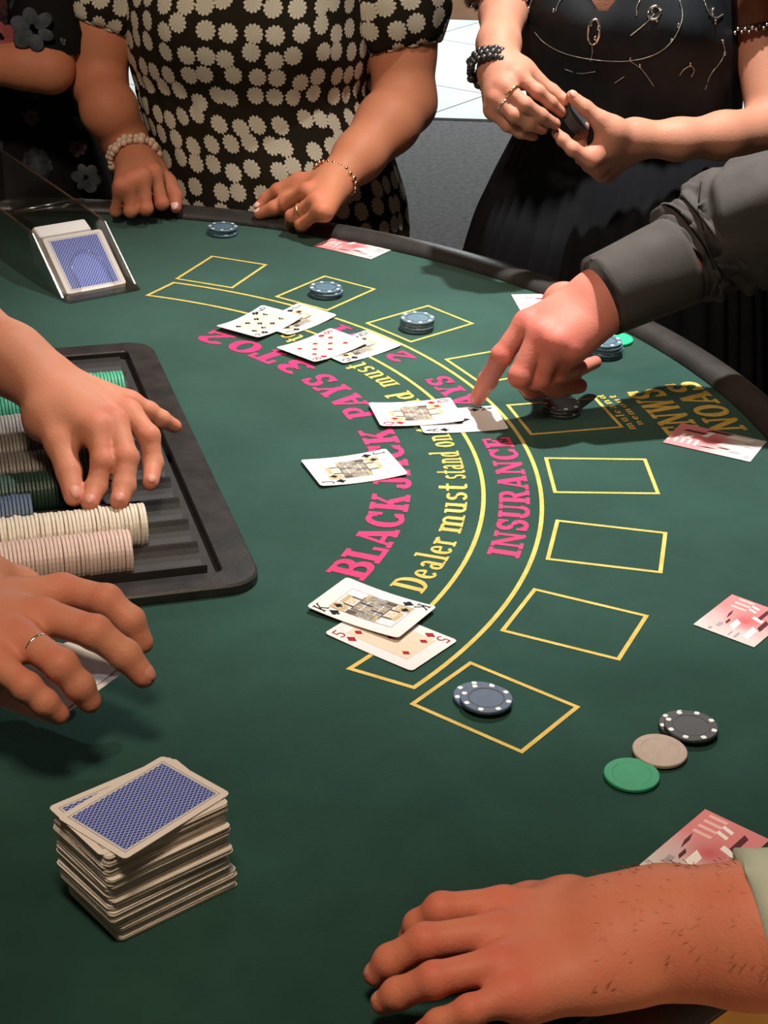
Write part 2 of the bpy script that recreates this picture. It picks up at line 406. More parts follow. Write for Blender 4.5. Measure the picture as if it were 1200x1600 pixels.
class Hand:
    """Bones of one hand. digits: dict name -> list of joints (thumb from its base; fingers from the knuckle)."""
    def __init__(s, wrist, fingers, thumb, up, scale=1.0, rs=1.0, wr=.024):
        s.core, s.digits, s.hot, s.nails = [], [], [], []
        wrist = np.array(wrist); mc = [np.array(f[0]) for f in fingers]
        across = unit(mc[0] - mc[3]); fwd = unit(sum(mc) / 4 - wrist); nrm = np.cross(across, fwd); nrm = unit(nrm)
        if nrm @ np.array(up) < 0: nrm = -nrm
        s.nrm, s.across, s.fwd = nrm, across, fwd
        offs = [.55, .2, -.18, -.55]
        for i, m in enumerate(mc):
            w0 = wrist + across * offs[i] * wr * .9 * scale
            s.core.append((w0, m - nrm * .002, .0135 * scale * rs, .0100 * scale * rs))
            s.core.append((w0 - nrm * .007 * scale, m - nrm * .009 * scale - fwd * .008, .0135 * scale * rs, .0092 * scale * rs))
        for i, f in enumerate(fingers):
            f = [np.array(p) for p in f]; r0 = (.0094, .0098, .0092, .0082)[i] * scale * rs
            rr = [r0 * 1.06, r0, r0 * .9, r0 * .76]
            ch = []
            for k in range(len(f) - 1):
                ch.append((f[k], f[k + 1], rr[min(k, 3)], rr[min(k + 1, 3)]))
                if 0 < k: ch.append((f[k], f[k], rr[min(k, 3)] * 1.07, rr[min(k, 3)] * 1.07))
            s.digits.append(ch); s.hot.append((f[0] + nrm * .008, .017 * scale, .55)); s.hot.append((f[1] + nrm * .006, .011 * scale, .6)); s.hot.append((f[-1], .012 * scale, .55))
            s.nails.append((f[-2], f[-1], rr[3]))
        if thumb is not None:
            tb = [np.array(p) for p in thumb]; q = scale * rs
            s.core.append((wrist + across * .4 * wr * scale, tb[0], .0150 * q, .0150 * q)); s.core.append((tb[0], tb[1], .0150 * q, .0118 * q))
            s.core.append((tb[0] - nrm * .006, (mc[0] * .55 + wrist * .45) - nrm * .010, .0125 * q, .0118 * q))
            ch = [(tb[1], tb[2], .0115 * q, .0105 * q)]
            if len(tb) > 3: ch.append((tb[2], tb[3], .0105 * q, .0080 * q)); s.nails.append((tb[2], tb[3], .0085 * q)); s.hot.append((tb[3], .013 * scale, .5))
            else: s.nails.append((tb[1], tb[2], .0085 * q))
            s.digits.append(ch); s.hot.append((tb[-2], .013 * scale, .45))
        s.wrist = wrist
    def nail_mesh(s, parent, mt, which, up=None, size=1.0):
        for i in which:
            a_, b__, r_ = s.nails[i]; d = unit(b__ - a_); u = np.array(up if up is not None else s.nrm); u = unit(u - d * (u @ d)); sd = np.cross(d, u)
            M = np.stack([d, sd, u], 1); m = MB()
            m.ball(b__ + u * r_ * .64 - d * r_ * .15, r_, 12, 8, (.92 * size, .68 * size, .385), M); m.build('fingernail', mt, parent)
def limb(*ks):
    """[(point, radius), ...] -> bones"""
    return [(np.array(ks[i][0]), np.array(ks[i + 1][0]), ks[i][1], ks[i + 1][1]) for i in range(len(ks) - 1)]

def loft(rings, seg=64, disp=None, cap_ends=True):
    """rings: (centre xyz, rx, ry); horizontal ellipses. disp(a, i, f) -> radial factor. UVs in metres."""
    V = []; UV = []; n = len(rings); acc = 0
    for i, (c, rx, ry) in enumerate(rings):
        if i: acc += np.linalg.norm(np.array(c) - np.array(rings[i - 1][0]))
        for k in range(seg + 1):
            a_ = 2 * math.pi * k / seg - math.pi * .5 + math.pi; f = 1 + (disp(a_, i, i / (n - 1)) if disp else 0)
            V.append((c[0] + rx * f * math.cos(a_), c[1] + ry * f * math.sin(a_), c[2])); UV.append((k / seg * 2 * math.pi * (rx + ry) * .5 * 1.0 if False else k / seg * 1.22, acc))
    F = [(i * (seg + 1) + k, i * (seg + 1) + k + 1, (i + 1) * (seg + 1) + k + 1, (i + 1) * (seg + 1) + k) for i in range(n - 1) for k in range(seg)]
    if cap_ends: F += [tuple(range(seg)), tuple((n - 1) * (seg + 1) + k for k in range(seg))[::-1]]
    return V, F, UV
def interp_rings(keys, n):
    """keys: (t-ordered) list of (centre, rx, ry) resampled smoothly"""
    K = np.array([list(c) + [rx, ry] for c, rx, ry in keys]); s_ = np.r_[0, np.cumsum(np.linalg.norm(np.diff(K[:, :3], axis=0), axis=1))]
    x = np.linspace(0, s_[-1], n); out = []
    # Catmull-Rom
    for q in x:
        i = min(max(np.searchsorted(s_, q) - 1, 0), len(K) - 2); t_ = (q - s_[i]) / (s_[i + 1] - s_[i])
        p0, p1, p2, p3 = K[max(i - 1, 0)], K[i], K[i + 1], K[min(i + 2, len(K) - 1)]
        m1 = (p2 - p0) * .5 if i > 0 else (p2 - p1); m2 = (p3 - p1) * .5 if i + 2 < len(K) else (p2 - p1)
        v = (2 * t_ ** 3 - 3 * t_ ** 2 + 1) * p1 + (t_ ** 3 - 2 * t_ ** 2 + t_) * m1 + (-2 * t_ ** 3 + 3 * t_ ** 2) * p2 + (t_ ** 3 - t_ ** 2) * m2
        out.append((v[:3], v[3], v[4]))
    return out
def sleeve(path, seg=40, disp=None, thick=None):
    """tube cloth along [(point, radius), ...] with UVs in metres"""
    P = [np.array(p, float) for p, _ in path]; V = []; UV = []; prev = None; acc = 0; n = len(P)
    for i, p in enumerate(P):
        d = unit(P[min(i + 1, n - 1)] - P[max(i - 1, 0)]); acc += np.linalg.norm(p - P[i - 1]) if i else 0
        u = np.cross(d, (0, 1, 0.01)) if prev is None else prev - d * (prev @ d); u = unit(u); prev = u; v = np.cross(d, u)
        for k in range(seg + 1):
            a_ = 2 * math.pi * k / seg; r_ = path[i][1] * (1 + (disp(a_, i / (n - 1)) if disp else 0))
            V.append(p + r_ * (math.cos(a_) * u + math.sin(a_) * v)); UV.append((k / seg * .42, acc))
    F = [(i * (seg + 1) + k, i * (seg + 1) + k + 1, (i + 1) * (seg + 1) + k + 1, (i + 1) * (seg + 1) + k) for i in range(n - 1) for k in range(seg)]
    return V, F, UV

# ---------------------------------------------------------------- setting: floor, tiles, back wall
def struct(o): o['kind'] = 'structure'; return o
M_carpet = mottled('carpet', (.075, .070, .072), (.135, .128, .126), 55, .95, .8, 300, .006)
M_tile = mottled('pale_tile', (.62, .68, .68), (.70, .75, .75), 5, .35, .05)
M_grout = mat('grout', (.25, .25, .24), .9)
M_panel = mottled('brown_panel', (.20, .085, .04), (.30, .14, .07), 9, .6, .3, 40, .003)
m = MB(); m.box((0, 2.0, -.03), (9, 9.15, .06)); struct(m.build('floor', M_carpet, smooth=False))
m = MB(); m.box((0, 8.6, -.0405), (9, 5.2, .06)); gro = struct(m.build('floor_tiled', M_grout, smooth=False))
m = MB(); m.box((0, 0, 0), (.792, .792, .012)); tile_me = None
ang = R(-33)
for i in range(-6, 7):
    for j in range(-6, 7):
        x, y = .25 + .8 * (i * math.cos(ang) - j * math.sin(ang)), 7.55 + .8 * (i * math.sin(ang) + j * math.cos(ang))
        if abs(x) > 2.2 or y < 5.9 or y > 8.9: continue
        if tile_me is None: o = m.build('tile', M_tile, gro, world=False, smooth=False); tile_me = o.data
        else: o = bpy.data.objects.new('tile', tile_me); COL.objects.link(o); o.parent = gro
        o.location = (x, y, -.0085); o.rotation_euler[2] = ang
m = MB(); m.box((0, 6.56, .004), (9, .05, .012)); struct(m.build('trim_1', M_tile, smooth=False))
m = MB(); m.box((0, 8.66, 1.4), (9, .12, 2.8)); wb = struct(m.build('wall_back', M_panel, smooth=False))
pm = None
for i in range(-14, 15):
    if pm is None:
        m = MB(); m.box((0, 0, 0), (.194, .03, 1.0)); o = m.build('panel', M_panel, wb, world=False, smooth=False); pm = o.data
    else: o = bpy.data.objects.new('panel', pm); COL.objects.link(o); o.parent = wb
    o.location = (i * .2, 8.59, .52)
m = MB(); m.box((0, 8.56, .05), (9, .03, .1)); struct(m.build('baseboard_back', M_panel, smooth=False))

# ---------------------------------------------------------------- the table
RF, RW, RH = .826, .021, .0135            # felt radius, half width and height of the padded rail
UB = -.10                                # dealer's straight edge
table = empty('blackjack_table', tuple(tab(.25, 0, -TZ)), 'large half round blackjack table with green felt layout and black padded rail', 'table')
def rf(a_):                              # felt radius; the table runs wider towards the near end. a_ is measured from the axis
    t_ = min(1, max(0, (-8 - (math.degrees(a_) + 17.2)) / 28)); return RF + .071 * t_ * t_ * (3 - 2 * t_)
a1 = math.acos(UB / (RF + .01))
arc = [(math.cos(a_) * (rf(a_) + .01), math.sin(a_) * (rf(a_) + .01)) for a_ in np.linspace(-a1, a1, 121)]
poly = [tab(x, y) for x, y in arc]
m = MB(); n = len(poly)
m.add([(p[0], p[1], TZ) for p in poly] + [(p[0], p[1], TZ - .012) for p in poly], [tuple(range(n)), tuple(range(n, 2 * n))[::-1]] + [(i, n + i, n + (i + 1) % n, (i + 1) % n) for i in range(n)])
felt = m.build('felt', M_felt, table, smooth=False)
V = []; F = []; prof = [(math.cos(k), math.sin(k)) for k in np.linspace(0, 2 * math.pi, 20, endpoint=False)]
aa = np.linspace(-a1, a1, 161)
for a_ in aa:
    for x, z in prof:
        r_ = rf(a_) + RW + RW * x; V.append(tab(r_ * math.cos(a_), r_ * math.sin(a_), RH * z if z > 0 else .018 * z))
L_ = len(prof); F = [(i * L_ + k, i * L_ + (k + 1) % L_, (i + 1) * L_ + (k + 1) % L_, (i + 1) * L_ + k) for i in range(len(aa) - 1) for k in range(L_)]
F += [tuple(range(L_)), tuple((len(aa) - 1) * L_ + k for k in range(L_))[::-1]]
mesh('padded_rail', V, F, M_rail, table)
m = MB(); pr = [((rf(a_) + 2 * RW - .004) * math.cos(a_), (rf(a_) + 2 * RW - .004) * math.sin(a_)) for a_ in np.linspace(-a1 + .02, a1 - .02, 90)]
m.prism(pr, -.16, -.0125, T=lambda x, y, z: tab(x, y, z)); m.build('fascia', M_oak, table, smooth=False)
for v_ in (-.36, .36):
    m = MB(); m.prism(rrect(.12, .12, .02, 4, .25, v_), -TZ + .03, -.159, T=lambda x, y, z: tab(x, y, z)); m.prism(rrect(.5, .16, .03, 4, .25, v_), -TZ, -TZ + .035, T=lambda x, y, z: tab(x, y, z))
    m.build('leg', M_wood, table, smooth=False)

# layout print: lines, boxes, lettering (flat print, laid on the felt)
ZP = .0004
def ribbon(mb, pts, wd, closed=True, z=ZP):
    P = [np.array(p[:2]) for p in pts]; n = len(P); Lp = []; Rp = []
    for i in range(n):
        a_, b__, c_ = P[i - 1] if (closed or i) else None, P[i], P[(i + 1) % n] if (closed or i < n - 1) else None
        if a_ is None: t_ = unit(c_ - b__); nn = np.array((-t_[1], t_[0])); k = 1
        elif c_ is None: t_ = unit(b__ - a_); nn = np.array((-t_[1], t_[0])); k = 1
        else:
            n1 = unit(b__ - a_); n2 = unit(c_ - b__); n1 = np.array((-n1[1], n1[0])); n2 = np.array((-n2[1], n2[0])); nn = unit(n1 + n2); k = 1 / max(.3, nn @ n1)
        Lp.append((*(b__ + nn * wd / 2 * k), TZ + z)); Rp.append((*(b__ - nn * wd / 2 * k), TZ + z))
    mb.add(Lp + Rp, [(i, (i + 1) % n, n + (i + 1) % n, n + i) for i in range(n if closed else n - 1)])
for ph in (-35.8, -22.8, -9.9, 3.2, 16.1, 29.6, 43.2, 56.6, 70.0):
    rc = .639; c = pol(rc, ph); e1 = np.array((math.cos(R(ph - .8)), math.sin(R(ph - .8)), 0)); e2 = np.array((-e1[1], e1[0], 0))
    w_, h_ = .101 / 2 - .0018, .0795 / 2 - .0018
    m = MB(); ribbon(m, [c + e1 * w_ * i + e2 * h_ * j for i, j in ((-1, -1), (1, -1), (1, 1), (-1, 1))], .0036)
    m.build('betting_box', M_yel, felt, smooth=False)
m = MB(); a0, a9 = -37.6, 73.5
ribbon(m, [pol(.5775, q) for q in np.linspace(a0, a9, 80)] + [pol(.5235, q) for q in np.linspace(a9 + 1.2, a0 - 1.2, 80)], .0040)
m.build('insurance_band', M_yel, felt, smooth=False)

GL = {}
def g(ch, wd, *st): GL[ch] = (wd, st)
# slab capitals: r = bar x0 y0 x1 y1, l = stroke x0 y0 x1 y1 width, a = arc cx cy rx ry a0 a1 thick thin
S2_ = lambda x, wd=.42: [('r', x - wd / 2, 0, x + wd / 2, .12), ('r', x - wd / 2, .88, x + wd / 2, 1)]
g('B', .86, ('r', .1, 0, .37, 1), ('r', 0, 0, .5, .12), ('r', 0, .88, .5, 1), ('r', .3, .45, .5, .57), ('a', .46, .735, .26, .205, -90, 90, .25, .12), ('a', .48, .275, .28, .215, -90, 90, .27, .12))
g('L', .78, ('r', .1, 0, .37, 1), ('r', 0, .88, .47, 1), ('r', 0, 0, .78, .13), ('r', .62, 0, .78, .40))
g('A', .98, ('l', .14, 0, .46, 1, .13), ('l', .80, 0, .49, 1, .28), ('r', .25, .24, .7, .36), ('r', 0, 0, .33, .12), ('r', .58, 0, .98, .12))
g('C', .88, ('a', .46, .5, .33, .43, 38, 322, .27, .13), ('r', .66, .62, .82, .98), ('r', .70, .06, .80, .30))
g('K', .98, ('r', .1, 0, .37, 1), *S2_(.235), ('l', .36, .40, .80, .95, .15), ('l', .50, .55, .82, .04, .27), ('r', .6, .88, .96, 1), ('r', .58, 0, .98, .12))
g('J', .70, ('r', .36, .22, .63, 1), ('r', .22, .88, .74, 1), ('a', .30, .24, .20, .18, 180, 360, .22, .14), ('r', .03, .2, .22, .38))
g('P', .84, ('r', .1, 0, .37, 1), ('r', 0, 0, .48, .12), ('r', 0, .88, .5, 1), ('a', .46, .70, .27, .24, -90, 90, .26, .12), ('r', .3, .40, .48, .52))
g('Y', .94, ('r', .34, 0, .61, .5), ('r', .24, 0, .72, .12), ('l', .20, .96, .48, .42, .26), ('l', .78, .96, .50, .42, .15), ('r', 0, .88, .40, 1), ('r', .60, .88, .96, 1))
g('S', .76, ('a', .38, .735, .245, .20, 20, 270, .25, .14), ('a', .38, .265, .25, .205, -160, 90, .25, .14), ('r', .56, .66, .70, .98), ('r', .05, .02, .19, .34))
g('3', .74, ('a', .34, .735, .24, .20, -90, 150, .25, .13), ('a', .34, .265, .27, .205, -150, 90, .26, .13), ('r', .22, .45, .42, .57))
g('T', .86, ('r', .295, 0, .565, 1), ('r', .18, 0, .68, .12), ('r', 0, .87, .86, 1), ('r', 0, .64, .14, 1), ('r', .72, .64, .86, 1))
g('O', .88, ('a', .44, .5, .31, .43, 0, 360, .27, .13))
g('2', .76, ('a', .37, .70, .25, .235, -20, 170, .26, .14), ('l', .58, .62, .16, .12, .2), ('r', .03, 0, .72, .17), ('r', .60, 0, .73, .34))
g('I', .48, ('r', .105, 0, .375, 1), *S2_(.24, .48))
g('N', 1.0, ('r', .1, 0, .24, 1), ('r', .74, 0, .88, 1), ('l', .18, .96, .80, .04, .26), ('r', 0, 0, .36, .12), ('r', 0, .88, .3, 1), ('r', .62, .88, 1, 1))
g('U', .94, ('r', .1, .3, .36, 1), ('r', .68, .3, .82, 1), ('a', .46, .3, .295, .235, 180, 360, .24, .14), ('r', 0, .88, .46, 1), ('r', .58, .88, .94, 1))
g('R', .94, ('r', .1, 0, .37, 1), ('r', 0, 0, .46, .12), ('r', 0, .88, .5, 1), ('a', .46, .715, .25, .225, -90, 90, .25, .12), ('r', .3, .43, .5, .55), ('l', .50, .50, .76, .04, .25), ('r', .60, 0, .94, .12))
g('E', .80, ('r', .1, 0, .37, 1), ('r', 0, 0, .78, .12), ('r', 0, .88, .74, 1), ('r', .64, 0, .78, .34), ('r', .60, .68, .74, 1), ('r', .3, .45, .56, .57), ('r', .46, .34, .58, .68))
g('1', .50, ('r', .14, 0, .38, 1), ('r', 0, 0, .5, .12), ('l', .02, .74, .22, .96, .14))
g('V', .94, ('l', .18, 1, .46, .02, .27), ('l', .78, 1, .50, .02, .14), ('r', 0, .88, .4, 1), ('r', .6, .88, .94, 1))
g('G', .92, ('a', .46, .5, .33, .43, 40, 330, .27, .13), ('r', .60, .08, .84, .46), ('r', .52, .36, .92, .47), ('r', .66, .62, .80, .98))
g('W', 1.2, ('l', .16, 1, .38, .02, .24), ('l', .38, .02, .60, 1, .12), ('l', .60, 1, .82, .02, .24), ('l', .82, .02, 1.06, 1, .12), ('r', 0, .88, .36, 1), ('r', .9, .88, 1.2, 1))
g('H', 1.0, ('r', .1, 0, .36, 1), ('r', .64, 0, .9, 1), ('r', .3, .44, .7, .56), *S2_(.23, .44), *S2_(.77, .44))
# condensed roman lower case
sx = .66
def q_(ch, wd, *st): g('_' + ch, wd, *st)
q_('D', .66, ('r', .07, 0, .24, 1), ('r', 0, 0, .3, .07), ('r', 0, .93, .3, 1), ('a', .26, .5, .28, .455, -90, 90, .18, .09))
q_('e', .44, ('a', .22, .33, .145, .28, 40, 318, .15, .08), ('r', .12, .33, .36, .40), ('a', .22, .36, .135, .25, 0, 90, .12, .08))
q_('a', .48, ('r', .27, 0, .40, .5), ('a', .22, .48, .115, .145, 0, 160, .12, .09), ('a', .19, .19, .11, .15, 0, 360, .13, .08), ('r', .36, 0, .48, .07))
q_('l', .26, ('r', .06, 0, .20, 1), ('r', 0, 0, .26, .07), ('r', 0, .93, .13, 1))
q_('r', .38, ('r', .06, 0, .20, sx), ('r', 0, 0, .27, .07), ('r', 0, sx - .07, .13, sx), ('a', .29, .47, .09, .14, 30, 170, .12, .1))
q_('m', .76, ('r', .06, 0, .19, sx), ('r', .31, 0, .44, .52), ('r', .56, 0, .69, .52), ('a', .25, .46, .125, .15, 0, 170, .12, .09), ('a', .50, .46, .125, .15, 0, 170, .12, .09), ('r', 0, 0, .24, .06), ('r', .27, 0, .49, .06), ('r', .52, 0, .76, .06), ('r', 0, sx - .07, .12, sx))
q_('u', .52, ('r', .06, .18, .19, sx), ('r', .32, 0, .45, sx), ('a', .25, .2, .125, .155, 180, 360, .12, .09), ('r', 0, sx - .07, .12, sx), ('r', .25, sx - .07, .38, sx), ('r', .4, 0, .52, .06))
q_('n', .52, ('r', .06, 0, .19, sx), ('r', .32, 0, .45, .5), ('a', .25, .46, .13, .15, 0, 170, .12, .09), ('r', 0, 0, .24, .06), ('r', .27, 0, .52, .06), ('r', 0, sx - .07, .12, sx))
q_('s', .38, ('a', .19, .485, .11, .13, 30, 270, .13, .09), ('a', .19, .185, .115, .14, -160, 90, .13, .09))
q_('t', .32, ('r', .09, .1, .22, .9), ('r', 0, sx - .08, .32, sx), ('a', .24, .12, .085, .085, 180, 320, .12, .09))
q_('d', .52, ('r', .31, 0, .44, 1), ('a', .21, .31, .125, .27, 0, 360, .14, .08), ('r', .22, .93, .36, 1), ('r', .4, 0, .52, .07))
q_('o', .46, ('a', .23, .33, .145, .285, 0, 360, .15, .08))
q_('w', .70, ('l', .10, sx, .22, 0, .13), ('l', .22, 0, .35, sx, .08), ('l', .35, sx, .48, 0, .13), ('l', .48, 0, .62, sx, .08), ('r', 0, sx - .06, .2, sx), ('r', .5, sx - .06, .7, sx))
q_('1', .36, ('r', .11, 0, .25, 1), ('r', 0, 0, .36, .07), ('l', .02, .8, .17, .96, .1))
q_('6', .46, ('a', .23, .28, .145, .235, 0, 360, .15, .09), ('a', .36, .45, .27, .49, 95, 190, .14, .09))
q_('7', .44, ('r', .02, .88, .42, 1), ('l', .38, .9, .16, 0, .13))
q_('i', .26, ('r', .06, 0, .20, sx), ('r', 0, 0, .26, .07), ('r', .06, .8, .2, .95)); q_('h', .52, *GL['_n'][1], ('r', .06, 0, .19, 1)); q_('c', .42, ('a', .22, .33, .145, .28, 40, 320, .15, .08)); q_('y', .5, ('l', .08, sx, .27, .05, .12), ('l', .42, sx, .16, -.25, .09)); q_('b', .5, ('r', .06, 0, .19, 1), ('a', .29, .31, .125, .27, 0, 360, .14, .08)); q_('P', .58, ('r', .07, 0, .22, 1), ('a', .24, .72, .2, .235, -90, 90, .16, .09), ('r', 0, 0, .3, .07))
def glyph(ch):
    """list of 2-D quads of one letter"""
    wd, st = GL[ch]; Q = []
    for s_ in st:
        if s_[0] == 'r':
            _, x0, y0, x1, y1 = s_; k = max(2, int((x1 - x0) / .25) + 1)
            xs = np.linspace(x0, x1, k)
            for i in range(k - 1): Q.append([(xs[i], y0), (xs[i + 1], y0), (xs[i + 1], y1), (xs[i], y1)])
        elif s_[0] == 'l':
            _, x0, y0, x1, y1, wl = s_; hx = wl / 2
            Q.append([(x0 - hx, y0), (x0 + hx, y0), (x1 + hx, y1), (x1 - hx, y1)] if y0 < y1 else [(x1 - hx, y1), (x1 + hx, y1), (x0 + hx, y0), (x0 - hx, y0)])
        else:
            _, cx, cy, rx, ry, b0, b1, T, t_ = s_; n = max(6, int(abs(b1 - b0) / 18)); prev = None
            for k in range(n + 1):
                an = R(b0 + (b1 - b0) * k / n); wq = t_ + (T - t_) * abs(math.cos(an)) ** 1.3; c, s__ = math.cos(an), math.sin(an)
                nx, ny = c * ry, s__ * rx; L = math.hypot(nx, ny); nx, ny = nx / L, ny / L
                o_, i_ = (cx + rx * c + nx * wq / 2, cy + ry * s__ + ny * wq / 2), (cx + rx * c - nx * wq / 2, cy + ry * s__ - ny * wq / 2)
                if prev: Q.append([prev[0], o_, i_, prev[1]] if b1 > b0 else [o_, prev[0], prev[1], i_])
                prev = (o_, i_)
    return wd, Q
def arc_word(word, d0, d1, rb, hgt, mt, pre='', gap=.10, name='letter', z=ZP):
    ws = [GL[pre + c][0] for c in word]; tot = sum(ws) + gap * (len(word) - 1); k = (d1 - d0) / tot; x = 0
    for c, wd in zip(word, ws):
        _, Q = glyph(pre + c); m = MB()
        for iq, qd in enumerate(Q):
            vs_ = [pol(rb - hgt * yy, d0 + k * (x + xx), z + iq * .000012) for xx, yy in qd]; m.add(vs_, [(0, 1, 2, 3)])
        m.build(name, mt, felt, smooth=False); x += wd + gap
for wd_, d0, d1 in (('BLACK', -24.4, -2.6), ('JACK', -.9, 17.0), ('PAYS', 21.0, 37.0), ('3', 39.0, 43.6), ('TO', 44.6, 54.4), ('2', 55.4, 60.0)): arc_word(wd_, d0, d1, .4555, .0355, M_pink, gap=.06)
for wd_, d0, d1 in (('INSURANCE', -14.2, 12.2), ('PAYS', 18.0, 29.4), ('2', 35.2, 38.0), ('TO', 41.2, 45.6), ('1', 46.8, 48.6)): arc_word(wd_, d0, d1, .5665, .0285, M_pink, gap=.08)
for wd_, d0, d1 in (('Dealer', -24.0, -12.2), ('must', -10.9, .8), ('stand', 2.0, 9.3), ('on', 10.4, 13.9), ('17', 15.0, 17.8), ('and', 19.6, 27.2), ('must', 29.2, 37.6), ('draw', 39.6, 47.0), ('to', 48.6, 51.6), ('16', 53.0, 55.8)): arc_word(wd_, d0, d1, .5085, .0300, M_yel, '_', gap=.05)
arc_word('ENWS', 10.6, 19.8, .768, .040, M_yel, gap=.06, z=.0005); arc_word('NOAS', 11.0, 20.4, .815, .038, M_yel, gap=.06, z=.0005)
arc_word('muleand', 12.2, 19.8, .7010, .0095, M_yel, '_', gap=.10, z=.0005); arc_word('nemout', 13.0, 19.4, .7130, .0085, M_yel, '_', gap=.10, z=.0005)

# ---------------------------------------------------------------- playing cards
CW, CL, CT = .0606, .088, .00035
card_poly = rrect(CW, CL, .0035, 4)
def zb(x, y, bend): return bend * (y / (CL / 2)) ** 2
def card_mesh(bend, face_mat, back=False):
    """rounded slab, bent along its length"""
    ys = np.linspace(-CL / 2, CL / 2, 15); V = []; F = []; mi = []
    ys = np.unique(np.round(np.r_[-CL / 2 + np.array([0, .0004, .0012, .0035]), np.linspace(-CL / 2 + .0035, CL / 2 - .0035, 11), CL / 2 - np.array([0, .0004, .0012, .0035])], 6))
    def hw(y):
        e = CL / 2 - abs(y)
        return CW / 2 - (.0035 - math.sqrt(max(0, .0035 ** 2 - (.0035 - e) ** 2)) if e < .0035 else 0)
    for top in (1, 0):
        for y in ys:
            for sx_ in (-1, 1): V.append((sx_ * hw(y), y, zb(0, y, bend) + (CT if top else 0)))
    n = len(ys)
    for i in range(n - 1):
        F.append((2 * i, 2 * i + 1, 2 * i + 3, 2 * i + 2)); mi.append(0)
        b0 = 2 * n; F.append((b0 + 2 * i, b0 + 2 * i + 2, b0 + 2 * i + 3, b0 + 2 * i + 1)); mi.append(2)
        F.append((2 * i, 2 * i + 2, b0 + 2 * i + 2, b0 + 2 * i)); mi.append(1)
        F.append((2 * i + 1, b0 + 2 * i + 1, b0 + 2 * i + 3, 2 * i + 3)); mi.append(1)
    F.append((0, 2 * n, 2 * n + 1, 1)); F.append((2 * n - 2, 2 * n - 1, 4 * n - 1, 4 * n - 2)); mi += [1, 1]
    return V, F, mi
def pip_poly(s_):
    if s_ == 'd': return [[(0, -.5), (.38, 0), (0, .5), (-.38, 0)]]
    circ = lambda cx, cy, r_, n=10: [(cx + r_ * math.cos(2 * math.pi * k / n), cy + r_ * math.sin(2 * math.pi * k / n)) for k in range(n)]
    stem = [(-.16, -.5), (.16, -.5), (.03, -.1), (-.03, -.1)]
    if s_ == 'c': return [circ(0, .24, .22), circ(-.24, -.08, .22), circ(.24, -.08, .22), stem]
    return [circ(-.2, -.12, .2), circ(.2, -.12, .2), [(-.4, -.12), (0, -.2), (.4, -.12), (.16, .22), (0, .5), (-.16, .22)], stem]
IDX = {'K': 'cK', 'Q': 'cQ', 'J': 'cJ', 'A': 'cA', '9': 'c9', '8': 'c8', '5': 'c5'}
g('cK', .74, ('r', .08, 0, .22, 1), ('l', .2, .38, .60, .97, .13), ('l', .30, .52, .64, .03, .15), ('r', 0, 0, .32, .07), ('r', 0, .93, .32, 1), ('r', .46, .93, .74, 1), ('r', .5, 0, .76, .07))
g('cQ', .74, ('a', .36, .5, .27, .42, 0, 360, .14, .1), ('l', .40, .28, .66, -.06, .14)); g('cJ', .56, ('r', .32, .22, .45, 1), ('r', .2, .93, .56, 1), ('a', .22, .24, .165, .19, 180, 360, .13, .1))
g('cA', .76, ('l', .12, 0, .38, 1, .11), ('l', .64, 0, .40, 1, .15), ('r', .24, .26, .54, .35), ('r', 0, 0, .24, .07), ('r', .5, 0, .78, .07))
g('c9', .66, ('a', .33, .70, .24, .24, 0, 360, .12, .1), ('a', .14, .55, .43, .5, -70, 15, .12, .1)); g('c8', .66, ('a', .33, .74, .2, .2, 0, 360, .12, .1), ('a', .33, .27, .25, .22, 0, 360, .13, .1)); g('c5', .66, ('r', .12, .89, .60, 1), ('r', .12, .52, .22, 1), ('a', .31, .31, .25, .26, -150, 125, .12, .1))
def thin(ch): return glyph(ch)[1]
def printed(card, polys, mt, name, bend, T, lift):
    m = MB()
    for pl in polys:
        P = [T(x, y) for x, y in pl]; m.add([(x, y, zb(x, y, bend) + CT + lift + .000006 * len(m.f)) for x, y in P], [tuple(range(len(P)))])
    return m.build(name, mt, card, world=False, smooth=False)
